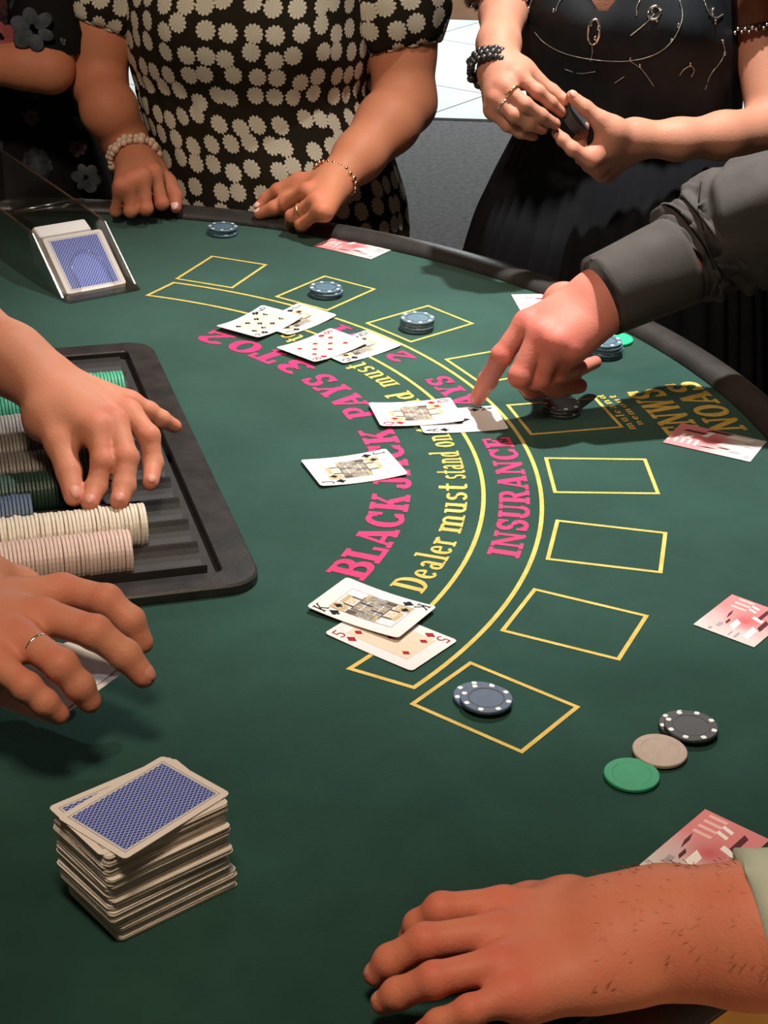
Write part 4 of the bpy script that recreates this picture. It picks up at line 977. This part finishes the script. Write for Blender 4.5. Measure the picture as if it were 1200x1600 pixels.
def dd_(a_, i, f):
    z = RG[i][0][2]; s_ = 0
    fr_ = math.sin(a_)            # -1 is the front (towards the table)
    if fr_ < 0:
        for xb in (-.42, .42): s_ += .10 * math.exp(-((math.cos(a_) - xb) / .30) ** 2 - ((z - wz - .11) / .07) ** 2)
    s_ += .016 * math.exp(-((z - wz) / .018) ** 2) * math.sin(a_ * 34 + 3 * noise.noise((a_ * 3, z * 20, 0)))
    s_ -= .03 * math.exp(-((z - wz) / .02) ** 2)
    below = max(0, wz - z); s_ += min(below, .3) * .11 * noise.noise((a_ * 4.2, z * 1.6, 1)) + .018 * noise.noise((a_ * 7 + z * 9, z * 14, 5)) * (1 if below > 0 else .5)
    return s_
V, F, UV = loft(RG, 150, dd_)
mesh('dress', V, F, M_daisy, P2, uv=UV)
def puff(pa, pb, r0, r1, r2, mt, parent, name='puff_sleeve', n=22, am=.10, fr=9):
    pa, pb = np.array(pa), np.array(pb); path = []
    for i in range(n):
        f = i / (n - 1); r_ = (1 - f) ** 2 * r0 + 2 * f * (1 - f) * r1 + f * f * r2; path.append((pa + (pb - pa) * f, r_))
    path.append((pb + (pb - pa) * .02, r2 * .93)); path.append((pb - (pb - pa) * .05, r2 * .88))
    V, F, UV = sleeve(path, 56, lambda a_, f: am * f ** 1.5 * math.sin(a_ * fr + 2 * noise.noise((a_, f * 2, 3))) * .6 + .05 * noise.noise((math.cos(a_) * 2, math.sin(a_) * 2, f * 4)))
    return mesh(name, V, F, mt, parent, uv=UV)
puff(aty(196, -70, 2.48), aty(157, 44, 2.45), .055, .092, .049, M_daisy, P2)
puff(aty(600, -70, 2.48), aty(630, 76, 2.45), .060, .100, .055, M_daisy, P2)
bead_band(P2, 'bracelet', A(209, 245, .066), hR.wrist - A(190, 215, .078), .034, .028, (0, 0, 1), .0056, 26, M_bead, rows=2)
bc = A(524, 279, .064); ax_b = hL.wrist - A(560, 245, .085)
bead_band(P2, 'bracelet', bc, ax_b, .0335, .027, (0, 0, 1), .0036, 22, M_rose)
a_, b__ = hL.digits[2][0][0], hL.digits[2][0][1]; ring_band(P2, 'finger_ring', a_ * .38 + b__ * .62, b__ - a_, .0098, .0014, M_gold, (hL.nrm, .003))

# --- 2 woman in the dark embroidered dress
YB = 2.27; YH = 2.06
P3 = person((float(aty(985, 200, YB)[0]), YB, 0), 'woman in a dark embroidered dress holding chips in both hands')
B_ = lambda px, py, dy=0: aty(px, py, YH + dy)
hR3 = Hand(B_(777, 108, .03), [
    [B_(806, 114, .0), B_(840, 143, -.012), B_(860, 160, -.008), B_(878, 176, .0)],
    [B_(788, 134, -.018), B_(820, 163, -.032), B_(845, 180, -.026), B_(868, 194, -.016)],
    [B_(776, 154, -.022), B_(803, 180, -.034), B_(826, 194, -.028), B_(848, 203, -.018)],
    [B_(768, 172, -.016), B_(793, 196, -.024), B_(812, 207, -.020), B_(834, 214, -.012)]],
    [B_(812, 112, .025), B_(838, 128, .022), B_(862, 143, .018), B_(884, 158, .010)], (-.3, -1, .3), .95, .95, .020)
hL3 = Hand(B_(995, 218, .02), [
    [B_(925, 252, -.020), B_(895, 233, -.022), B_(880, 219, -.016), B_(869, 207, -.008)],
    [B_(935, 266, .0), B_(910, 246, .012), B_(905, 222, .018), B_(913, 198, .016)],
    [B_(942, 272, .016), B_(920, 258, .028), B_(905, 240, .034), B_(903, 222, .034)],
    [B_(950, 274, .032), B_(930, 264, .044), B_(915, 250, .048), B_(908, 236, .046)]],
    [B_(958, 206, -.004), B_(938, 188, -.006), B_(914, 168, -.004), B_(893, 150, .0)], (0, -1, -.3), .95, .95, .021)
core = hR3.core + hL3.core
eR3 = aty(772, 30, 2.20); core += limb((aty(812, -140, 2.28), .036), (aty(796, -40, 2.25), .033), (aty(786, 20, 2.2), .0275), (aty(779, 70, 2.13), .0245), (hR3.wrist, .0205))
eL3 = aty(1208, 200, 2.17); core += limb((aty(1165, -140, 2.28), .036), (aty(1184, 30, 2.25), .034), (eL3, .031), (aty(1130, 212, 2.12), .0275), (aty(1060, 218, 2.09), .0235), (hL3.wrist, .0200))
tb = lambda px, py, dy=0: aty(px, py, YB + dy)
core += [(tb(975, 150), tb(975, 60), .08, .085), (tb(930, 0, -.01), tb(935, 60, -.01), .075, .07), (tb(1020, 0, -.01), tb(1015, 60, -.01), .075, .07), (tb(975, -80), tb(975, 60), .095, .09), (aty(800, -140, 2.28), tb(950, -150), .04, .07), (aty(1165, -140, 2.28), tb(1000, -150), .04, .07)]
b3_ = skin_obj('body', P3, SK_fair, core, hR3.digits + hL3.digits, hR3.hot + hL3.hot, h=.0025)
hR3.nail_mesh(b3_, M_nail, [0, 1, 2]); hL3.nail_mesh(b3_, M_nail, [4], up=(0, -.6, 1))
keys = []
for py, xl, xr, ry in ((-60, 800, 1150, .125), (0, 792, 1152, .135), (50, 796, 1156, .132), (100, 808, 1160, .120), (150, 822, 1160, .112), (175, 826, 1158, .112)):
    a_, b__ = aty(xl, py, YB), aty(xr, py, YB); keys.append(((a_ + b__) / 2, (b__[0] - a_[0]) / 2, ry))
RG = interp_rings(keys, 60)[::-1]; RG = RG[::-1]
zt_ = [r_[0][2] for r_ in RG]
xv, zv = aty(940, 24, YB - .13)[0], aty(940, 24, YB - .13)[2]
def dn(a_, i, f):
    z = RG[i][0][2]; s_ = 0
    if math.sin(a_) < 0:
        for xb in (-.40, .42): s_ += .11 * math.exp(-((math.cos(a_) - xb) / .30) ** 2 - ((z - (TZ + .30)) / .05) ** 2)
    return s_ + .012 * noise.noise((a_ * 5, z * 22, 2))
SEGB = 140; V, F, UV = loft(RG, SEGB, dn, cap_ends=False); V = [list(v) for v in V]
slope = .75
def inV(v): return v[1] < YB and v[2] > zv and abs(v[0] - xv) < (v[2] - zv) * slope
F2 = [f for f in F if not all(inV(V[i]) for i in f)]
for f in F2:
    for i in f:
        v = V[i]
        if inV(v): v[0] = xv + math.copysign((v[2] - zv) * slope, v[0] - xv)
bod = mesh('bodice', V, F2, M_navy, P3, uv=UV)
def on_bodice(px, py, lift=.0015):
    c0 = np.array(camo.matrix_world.translation); dr = unit(aty(px, py, 2.0) - c0); best = None
    z_of = lambda y: None
    for t_ in np.linspace(2.1, 2.6, 240):
        p = c0 + dr * t_; i = int(np.argmin(np.abs(np.array(zt_) - p[2]))); c, rx, ry = RG[i]; a_ = math.atan2((p[1] - c[1]) / ry, (p[0] - c[0]) / rx); f = 1 + dn(a_, i, 0)
        if math.hypot((p[0] - c[0]) / rx, (p[1] - c[1]) / ry) < f: return p - dr * (lift + .001)
    return c0 + dr * 2.4
EMB = [[(835, 50), (850, 68), (880, 84), (915, 92), (950, 96), (985, 96), (1020, 88), (1045, 72), (1060, 50), (1068, 25), (1062, 0)], [(1000, 0), (994, 12), (995, 22)], [(985, 56), (1000, 44), (1012, 34), (1022, 22)], [(985, 96), (1000, 105), (1012, 120), (1022, 136)], [(1062, 118), (1068, 108), (1080, 102), (1086, 110), (1080, 120)], [(1100, 0), (1106, 18), (1118, 30), (1130, 22)], [(1128, 62), (1134, 80), (1126, 98), (1110, 115), (1102, 140)], [(826, 20), (828, 6), (834, -5)], [(868, 18), (872, 5), (880, -6)], [(925, 72), (926, 84), (922, 96)], [(882, 108), (905, 116), (930, 112)], [(960, 130), (975, 120)]]
for ln in EMB:
    L0 = [np.array(p, float) for p in ln]
    for _ in range(2):
        L1 = [L0[0]]
        for a_, b__ in zip(L0[:-1], L0[1:]): L1 += [a_ * .75 + b__ * .25, a_ * .25 + b__ * .75]
        L0 = L1 + [L0[-1]]
    ln = L0; pts = []
    for i in range(len(ln) - 1):
        for k in range(1): pts.append(on_bodice(ln[i][0] + (ln[i + 1][0] - ln[i][0]) * k / 4, ln[i][1] + (ln[i + 1][1] - ln[i][1]) * k / 4))
    pts.append(on_bodice(*ln[-1])); m = MB(); m.tube(pts, .00055, 5); m.build('embroidery', M_emb, P3)
m = MB()
for cx, cy, rx, ry, an in ((928, 50, 9, 20, .12), (1022, 20, 9, 11, .5)):
    m.tube([on_bodice(cx + rx * math.cos(k) * math.cos(an) - ry * math.sin(k) * math.sin(an), cy + rx * math.cos(k) * math.sin(an) + ry * math.sin(k) * math.cos(an)) for k in np.linspace(0, 2 * math.pi, 20, endpoint=False)], .0016, 6, closed=True)
m.build('embroidered_motif', M_silver, P3)
for px, py, s_ in ((1019, 16, .005), (1033, 18, .004), (1027, 31, .004), (1060, 40, .004), (995, 22, .003), (1114, 18, .006), (1118, 34, .004), (930, 60, .004), (985, 93, .003), (1000, 103, .003), (1079, 101, .003), (1130, 65, .003), (1133, 84, .003), (826, 14, .003), (865, 17, .003), (1049, 63, .003), (935, 44, .004), (924, 38, .0035)):
    m = MB(); m.ball(on_bodice(px, py, .001), s_ * .62, 8, 5, (.8, .5, 1.3)); m.build('bead', M_silver, P3)
keys = [(np.array(RG[-1][0]) + np.array((0, 0, .004)), RG[-1][1] * 1.0, RG[-1][2] * 1.0)]
for py, xl, xr, ry in ((200, 812, 1166, .125), (240, 792, 1178, .145), (300, 764, 1192, .165), (380, 735, 1212, .18)):
    a_, b__ = aty(xl, py, YB), aty(xr, py, YB); keys.append(((a_ + b__) / 2, (b__[0] - a_[0]) / 2, ry))
c = keys[-1][0]
for z, rx, ry in ((TZ - .25, .25, .20), (.4, .29, .22), (.01, .31, .24)): keys.append((np.array((c[0], YB + .02, z)), rx, ry))
RS = interp_rings(keys, 70)
V, F, UV = loft(RS, 260, lambda a_, i, f: min(1, f * 5 + .12) * (.022 * math.sin(a_ * 46 + 2.2 * noise.noise((a_ * 3, f * 2, 0))) + .05 * noise.noise((a_ * 4, f * 1.5, 3)) * min(1, f * 4)), cap_ends=False)
mesh('skirt', V, F, M_chif, P3, uv=UV)
for pa, pb, r_ in ((aty(800, -120, 2.27), aty(783, 5, 2.225), .047), (aty(1160, -120, 2.27), aty(1176, 46, 2.24), .050)):
    puff(pa, pb, .055, .062, r_, M_sheer, P3, 'sheer_sleeve', am=.04)
    ax_ = pb - pa; bead_band(P3, 'sequin_trim', pb, ax_, r_ * .98, r_ * .98, (0, 0, 1), .0024, 34, M_silver, rows=2)
bead_band(P3, 'bracelet', hR3.wrist + np.array((-.006, 0, .0)), hR3.wrist - aty(779, 70, 2.13), .027, .024, (0, -1, 0), .0048, 24, M_dbead, rows=3)
a_, b__ = hR3.digits[1][0][:2]; ring_band(P3, 'finger_ring', a_ * .62 + b__ * .38, b__ - a_, .0102, .0018, M_gold, (hR3.nrm, .0035))
a_, b__ = hR3.digits[2][0][:2]; ring_band(P3, 'finger_ring', a_ * .62 + b__ * .38, b__ - a_, .0096, .0013, M_silver, (hR3.nrm, .003))
# chips held between her fingers
dirn = unit(B_(905, 200, .02) - B_(885, 165, .0)); ax_c = unit(np.cross(dirn, (0, 1, .3))); c0 = B_(897, 186, .014)
for i in range(4):
    o = chip(M_cblack, c0 + np.array((.62, -.25, .55)) * (i - 1.5) * .0036, 'dark chip in the small stack held by the woman in the embroidered dress', 'chips held in the hands', spots=False)
    o.rotation_euler = Vector((.62, -.25, .55)).to_track_quat('Z', 'Y').to_euler()

# --- 3 woman in the dark floral dress, far left
YF = 2.62
P4 = person((float(aty(10, 200, YF)[0]), YF, 0), 'woman in a black dress with blue and red flowers, elbow bent')
keys = []
for py, xl, xr, ry in ((-70, -120, 120, .12), (0, -130, 128, .13), (70, -130, 130, .13), (120, -125, 122, .12), (200, -140, 160, .13), (320, -160, 190, .15)):
    a_, b__ = aty(xl, py, YF), aty(xr, py, YF); keys.append(((a_ + b__) / 2, (b__[0] - a_[0]) / 2, ry))
c = keys[-1][0]
for z, rx, ry in ((.4, .22, .18), (.01, .24, .2)): keys.append((np.array((c[0], YF, z)), rx, ry))
RG4 = interp_rings(keys, 60)
V, F, UV = loft(RG4, 100, lambda a_, i, f: .05 * noise.noise((a_ * 4, f * 5, 7)) * min(1, f * 2 + .2)); mesh('dress', V, F, M_floral, P4, uv=UV)
e4 = aty(78, 108, 2.40); core = limb((aty(78, -60, 2.52), .045), (e4, .031)) + limb((e4, .031), (aty(40, 103, 2.40), .030), (aty(-30, 100, 2.40), .028), (aty(-110, 95, 2.40), .025))
hf = Hand(aty(-118, 95, 2.40), [[aty(-180, 75 + 14 * i, 2.40), aty(-215, 78 + 14 * i, 2.40), aty(-235, 84 + 14 * i, 2.40), aty(-250, 92 + 14 * i, 2.40)] for i in range(4)], [aty(-140, 78, 2.38), aty(-165, 66, 2.37), aty(-185, 60, 2.37), aty(-202, 58, 2.37)], (0, -1, 0))
skin_obj('body', P4, SK_daisy, core + hf.core + [(aty(78, -60, 2.52), aty(10, -60, YF), .045, .07), (aty(10, -60, YF), aty(10, 60, YF), .08, .08)], hf.digits, hf.hot, h=.003)
V, F, UV = sleeve([(aty(85, -80, 2.54), .062), (aty(86, -20, 2.49), .064), (aty(80, 40, 2.45), .058), (aty(82, 72, 2.43), .054), (aty(82, 74, 2.43), .048)], 40, lambda a_, f: .06 * noise.noise((math.cos(a_) * 2, math.sin(a_) * 2, f * 3)))
mesh('sleeve', V, F, M_floral, P4, uv=UV)
# printed flowers on sleeve and skirt: petals of cloth
M_fb = mottled('flower_blue', (.022, .032, .040), (.075, .090, .105), 60, .85); M_fr = mottled('flower_red', (.22, .04, .05), (.35, .09, .09), 90, .85); M_fp = mottled('flower_dusk', (.06, .035, .04), (.09, .06, .06), 90, .85)
def flower(px, py, r_, mt, yc, np_=6):
    c = aty(px, py, yc); m = MB(); ph = rng.uniform(0, 6)
    for k in range(np_):
        a_ = ph + 2 * math.pi * k / np_; q = c + np.array((math.cos(a_), -.08, math.sin(a_))) * r_ * .55
        m.ball(q, r_ * .44 * rng.uniform(.75, 1.2), 12, 6, (1, .05, rng.uniform(.6, .95)), np.array(Matrix.Rotation(-a_, 3, 'Y')))
    m.build('flower_print', mt, P4)
flower(52, 46, .033, M_fb, 2.378); flower(2, 58, .024, M_fr, 2.40); flower(48, 184, .013, M_fp, 2.485); flower(122, 232, .014, M_fp, 2.51); flower(135, 278, .024, M_fb, 2.50); flower(98, 65, .006, M_fb, 2.39, 4)

# --- 4 man in the charcoal shirt
P5 = person((.66, 1.93, 0), 'man in a charcoal shirt leaning in from the right and pointing at a card')
hm = Hand(A(940, 468, .125), [
    [A(822, 503, .105), A(784, 556, .072), A(762, 594, .036), A(746, 622, .012)],
    [A(844, 519, .103), A(812, 588, .062), A(830, 606, .034), A(866, 606, .026)],
    [A(868, 534, .098), A(842, 592, .056), A(868, 606, .034), A(906, 603, .026)],
    [A(890, 545, .090), A(872, 584, .056), A(896, 580, .042), A(930, 566, .036)]],
    [A(880, 472, .098), A(850, 520, .060), A(838, 560, .035), A(838, 590, .022)], (-.5, -.3, 1), 1.06, 1.08, .026)
cu = A(985, 450, .142); sl1 = A(1060, 405, .158); sl2 = A(1140, 362, .19); el = np.array((.60, 1.80, TZ + .23)); shd = np.array((.68, 1.95, TZ + .48))
core = hm.core + limb((hm.wrist, .0275), (A(965, 455, .132), .028), (sl1, .029), (el, .042), (shd, .05)) + [(shd, np.array((.66, 1.95, TZ + .4)), .05, .08), (np.array((.66, 1.95, TZ + .4)), np.array((.66, 1.95, TZ + .1)), .1, .1)]
b5_ = skin_obj('body', P5, SK_man, core, hm.digits, hm.hot, h=.002)
hm.nail_mesh(b5_, M_nail, [0])
# sleeve
path = []
ctrl = [(A(1046, 415, .154), .0400), (A(1060, 406, .157), .0450), (A(1074, 398, .160), .051), (A(1098, 384, .168), .057), (A(1135, 362, .182), .063), (A(1180, 345, .198), .068), (el, .070), (el * .5 + shd * .5 + np.array((.03, .0, 0)), .075), (shd, .085)]
for i in range(len(ctrl) - 1):
    for k in range(12):
        f = k / 12; path.append((ctrl[i][0] * (1 - f) + ctrl[i + 1][0] * f, ctrl[i][1] * (1 - f) + ctrl[i + 1][1] * f))
path.append(ctrl[-1])
def fold(a_, f):
    x, y = math.cos(a_), math.sin(a_)
    s_ = .13 * noise.noise((x * 1.3 + 4, y * 1.3, f * 9)) + .08 * noise.noise((x * 2.5, y * 2.5 + f * 8, f * 22))
    s_ += .06 * math.exp(-f * 22) * math.sin(a_ * 11 + 2 * x)
    s_ += .10 * max(0, math.sin(f * 30 + 2.2 * x + 1.3 * y)) ** 3 * (1 if f < .5 else .4)
    return s_
V, F, UV = sleeve(path, 72, fold); mesh('sleeve', V, F, M_shirt, P5, uv=UV)
c1, c2 = A(940, 463, .130), A(1062, 408, .158)
path = [(c1 * (1 - f) + c2 * f, .0405 + .004 * f) for f in np.linspace(0, 1, 16)]; path = [(path[1][0], .0365), (path[0][0], .0385)] + path + [(path[-1][0] + (c2 - c1) * .01, .042), (path[-1][0] + (c2 - c1) * .02, .036)]
V, F, UV = sleeve(path, 60, lambda a_, f: .05 * math.cos(2 * a_ + 1) + .025 * noise.noise((math.cos(a_) * 2, math.sin(a_) * 2, f * 2)))
mesh('cuff', V, F, M_shirt, P5, uv=UV)
def torso(parent, c, rx, ry, top, hip, mt_top, mt_leg, legs=True):
    RGt = interp_rings([(np.array((c[0], c[1], top)), rx * .80, ry * .7), (np.array((c[0], c[1], top - .12)), rx * 1.05, ry), (np.array((c[0], c[1], (top + hip) / 2)), rx * .95, ry), (np.array((c[0], c[1], hip)), rx, ry)], 24)
    V, F, UV = loft(RGt, 60, lambda a_, i, f: .03 * noise.noise((a_ * 3, f * 5, 1))); mesh('shirt', V, F, mt_top, parent, uv=UV)
    if legs:
        V, F, UV = loft(interp_rings([(np.array((c[0], c[1], hip + .02)), rx * .98, ry * .98), (np.array((c[0], c[1], hip - .14)), rx * 1.02, ry)], 6), 48); MBt = MB(); MBt.add(V, F)
        for s_ in (-1, 1): MBt.tube([np.array((c[0] + s_ * rx * .5, c[1], hip - .1)), np.array((c[0] + s_ * rx * .5, c[1], .45)), np.array((c[0] + s_ * rx * .52, c[1], .06))], [rx * .52, rx * .42, rx * .34], 20)
        MBt.build('trousers', mt_leg, parent)
        for s_ in (-1, 1):
            m = MB(); m.ball(np.array((c[0] + s_ * rx * .52, c[1] - .05, .045)), .05, 12, 8, (1.0, 2.6, .9)); m.build('shoe', M_rail, parent)
torso(P5, (.66, 1.95), .185, .12, TZ + .56, TZ + .12, M_shirt, M_trous)

# --- 5 dealer: both forearms reach in from the left
P6 = person((-.78, 1.28, 0), 'dealer reaching in from the left, one hand in the chip tray, one above the felt')
hd = Hand(A(62, 590, .100), [
    [A(151, 668, .092), A(161, 722, .070), A(150, 762, .052), A(140, 786, .046)],
    [A(180, 658, .092), A(197, 716, .072), A(194, 760, .054), A(186, 783, .048)],
    [A(202, 644, .086), A(232, 682, .072), A(239, 724, .052), A(235, 754, .045)],
    [A(203, 628, .078), A(232, 643, .068), A(252, 655, .060), A(273, 666, .050)]],
    [A(72, 650, .084), A(94, 694, .074), A(108, 738, .060), A(115, 776, .048)], (0, -.2, 1), 1.03, 1.06, .026)
hd2 = Hand(A(-92, 962, .095), [
    [A(98, 922, .092), A(166, 938, .094), A(204, 970, .082), A(222, 1004, .066)],
    [A(68, 962, .095), A(148, 988, .095), A(196, 1024, .080), A(224, 1056, .066)],
    [A(36, 998, .092), A(96, 1040, .090), A(124, 1072, .076), A(140, 1096, .064)],
    [A(-4, 1038, .086), A(42, 1074, .082), A(70, 1098, .072), A(92, 1116, .062)]],
    [A(-30, 905, .080), A(30, 915, .068), A(90, 945, .060), A(140, 985, .055)], (0, -.2, 1), 1.06, 1.12, .028)
shl, shr = np.array((-.80, 1.45, TZ + .46)), np.array((-.76, 1.08, TZ + .46))
el1, el2 = np.array((-.68, 1.62, TZ + .16)), np.array((-.62, 1.02, TZ + .17))
core = hd.core + hd2.core + limb((hd.wrist, .0255), (A(18, 562, .112), .031), (A(-60, 520, .125), .037), (el1, .042), (shl, .05)) + limb((hd2.wrist, .0265), (A(-180, 955, .105), .033), (el2, .043), (shr, .05))
core += [(shl, shr, .06, .06), (np.array((-.80, 1.28, TZ + .42)), np.array((-.80, 1.28, TZ + .1)), .11, .10)]
b6_ = skin_obj('body', P6, SK_dealer, core, hd.digits + hd2.digits, hd.hot + hd2.hot, h=.002)
hd.nail_mesh(b6_, M_nail, [0, 1, 2, 4]); hd2.nail_mesh(b6_, M_nail, [1])
a_, b__ = hd2.digits[2][0][:2]; ring_band(P6, 'finger_ring', a_ * .60 + b__ * .40, b__ - a_, .0104, .0013, M_silver)
for e_, s_ in ((el1, shl), (el2, shr)):
    V, F, UV = sleeve([(e_ * .55 + s_ * .45, .062), (e_ * .4 + s_ * .6, .066), (s_, .075)], 36); mesh('sleeve', V, F, M_white_sh, P6, uv=UV)
torso(P6, (-.80, 1.28), .17, .12, TZ + .52, TZ + .06, M_white_sh, M_trous)
# cards palmed under the near hand
q0, q1 = at(226, 1024, .055), at(62, 1142, .055); d = q1 - q0; an = math.atan2(d[1], d[0]); nv = np.array((-d[1], d[0], 0)) / np.linalg.norm(d[:2]); nv = nv if nv[0] < 0 else -nv
for i in range(2):
    cpos = (q0 + q1) / 2 + nv * (.030 + .004 * i) + unit(d) * (.004 * i)
    o = back_card(('lower' if i == 0 else 'upper') + ' card held face up beneath the dealer moving hand', (cpos[0], cpos[1], TZ + .0535 + .0008 * i), an - math.pi / 2 + .05 * i, me=None)
    o.data.materials[1] = M_card

# --- 6 near player: left hand resting on the rail
P7 = person((.76, .66, 0), 'near player in a pale green shirt whose hairy left hand rests on the rail')
hp = Hand(A(965, 1466, .048), [
    [A(786, 1414, .046), A(690, 1422, .044), A(655, 1446, .030), A(642, 1462, .019)],
    [A(775, 1456, .048), A(664, 1472, .044), A(610, 1502, .030), A(589, 1522, .020)],
    [A(782, 1506, .047), A(678, 1531, .041), A(621, 1553, .028), A(599, 1566, .020)],
    [A(802, 1554, .042), A(735, 1580, .036), A(686, 1600, .026), A(662, 1612, .019)]],
    [A(890, 1420, .036), A(830, 1412, .026), A(780, 1415, .018), A(740, 1420, .014)], (0, -.2, 1), 1.04, 1.02, .031)
elp = A(1430, 1475, .085); q1 = A(1040, 1456, .052); q2 = A(1160, 1462, .060)
shp = np.array((.66, .66, TZ + .40))
core = hp.core + limb((hp.wrist, .0295), (q1, .0335), (q2, .038), (elp, .045), (shp, .05)) + [(hp.wrist + np.array((0, .014, 0)), q1 + np.array((0, .010, 0)), .023, .026), (hp.wrist - np.array((0, .014, 0)), q1 - np.array((0, .010, 0)), .023, .026)]
core += [(A(930, 1535, .040), A(985, 1528, .044), .014, .012)]
core += [(shp, np.array((.74, .66, TZ + .4)), .05, .08), (np.array((.74, .66, TZ + .4)), np.array((.74, .66, TZ + .1)), .09, .09)]
bp = skin_obj('body', P7, SK_near, core, hp.digits, hp.hot, h=.0017)
hp.nail_mesh(bp, M_nail, [1, 2], up=hp.nrm, size=.95)
# hair of the forearm, one mesh
m = MB(); vv = np.array([v.co for v in bp.data.vertices]) + np.array(P7.location); nn = np.array([v.normal for v in bp.data.vertices])
fd = unit(hp.wrist - q2); sel = np.where((nn[:, 2] > .1) & ((vv - hp.wrist) @ -fd > -.012) & ((vv - hp.wrist) @ -fd < .14) & (np.linalg.norm(vv - hp.wrist, axis=1) < .2))[0]
for i in rng.choice(sel, min(220, len(sel)), replace=False):
    a_ = vv[i]; dv = unit(fd * .9 + nn[i] * .55 + rng.normal(0, .3, 3)); Lh = rng.uniform(.003, .0075); sd = np.cross(dv, nn[i]); sd = unit(sd) * .00004
    m.add([a_ - sd, a_ + sd, a_ + dv * Lh * .6 + nn[i] * .0006 + sd, a_ + dv * Lh, a_ + dv * Lh * .6 + nn[i] * .0006 - sd], [(0, 1, 2, 3, 4)])
o = m.build('arm_hair', M_hair, P7); o['kind'] = 'stuff'
cs0 = A(1160, 1461, .060); dirs = unit(elp - q1)
path = [(cs0 + dirs * .012, .045), (cs0 + dirs * .002, .0462), (cs0, .0474)] + [(cs0 + dirs * f, .0485 + f * .06) for f in np.linspace(.002, .10, 10)] + [(elp, .060), (elp * .5 + shp * .5 + np.array((.02, 0, 0)), .068), (shp, .078)]
V, F, UV = sleeve(path, 48, lambda a_, f: .05 * noise.noise((math.cos(a_) * 1.5, math.sin(a_) * 1.5, f * 5))); V = np.array(V); sidev = unit(np.cross(dirs, (0, 0, 1))); f = np.exp(-np.maximum(0, (V - cs0) @ dirs) / .05)
V = V + dirs * (((V - cs0) @ sidev) * .42 * f + .006 * f)[:, None]; mesh('sleeve', V, F, M_mint, P7, uv=UV)
torso(P7, (.78, .66), .18, .12, TZ + .52, TZ + .08, M_mint, M_trous)
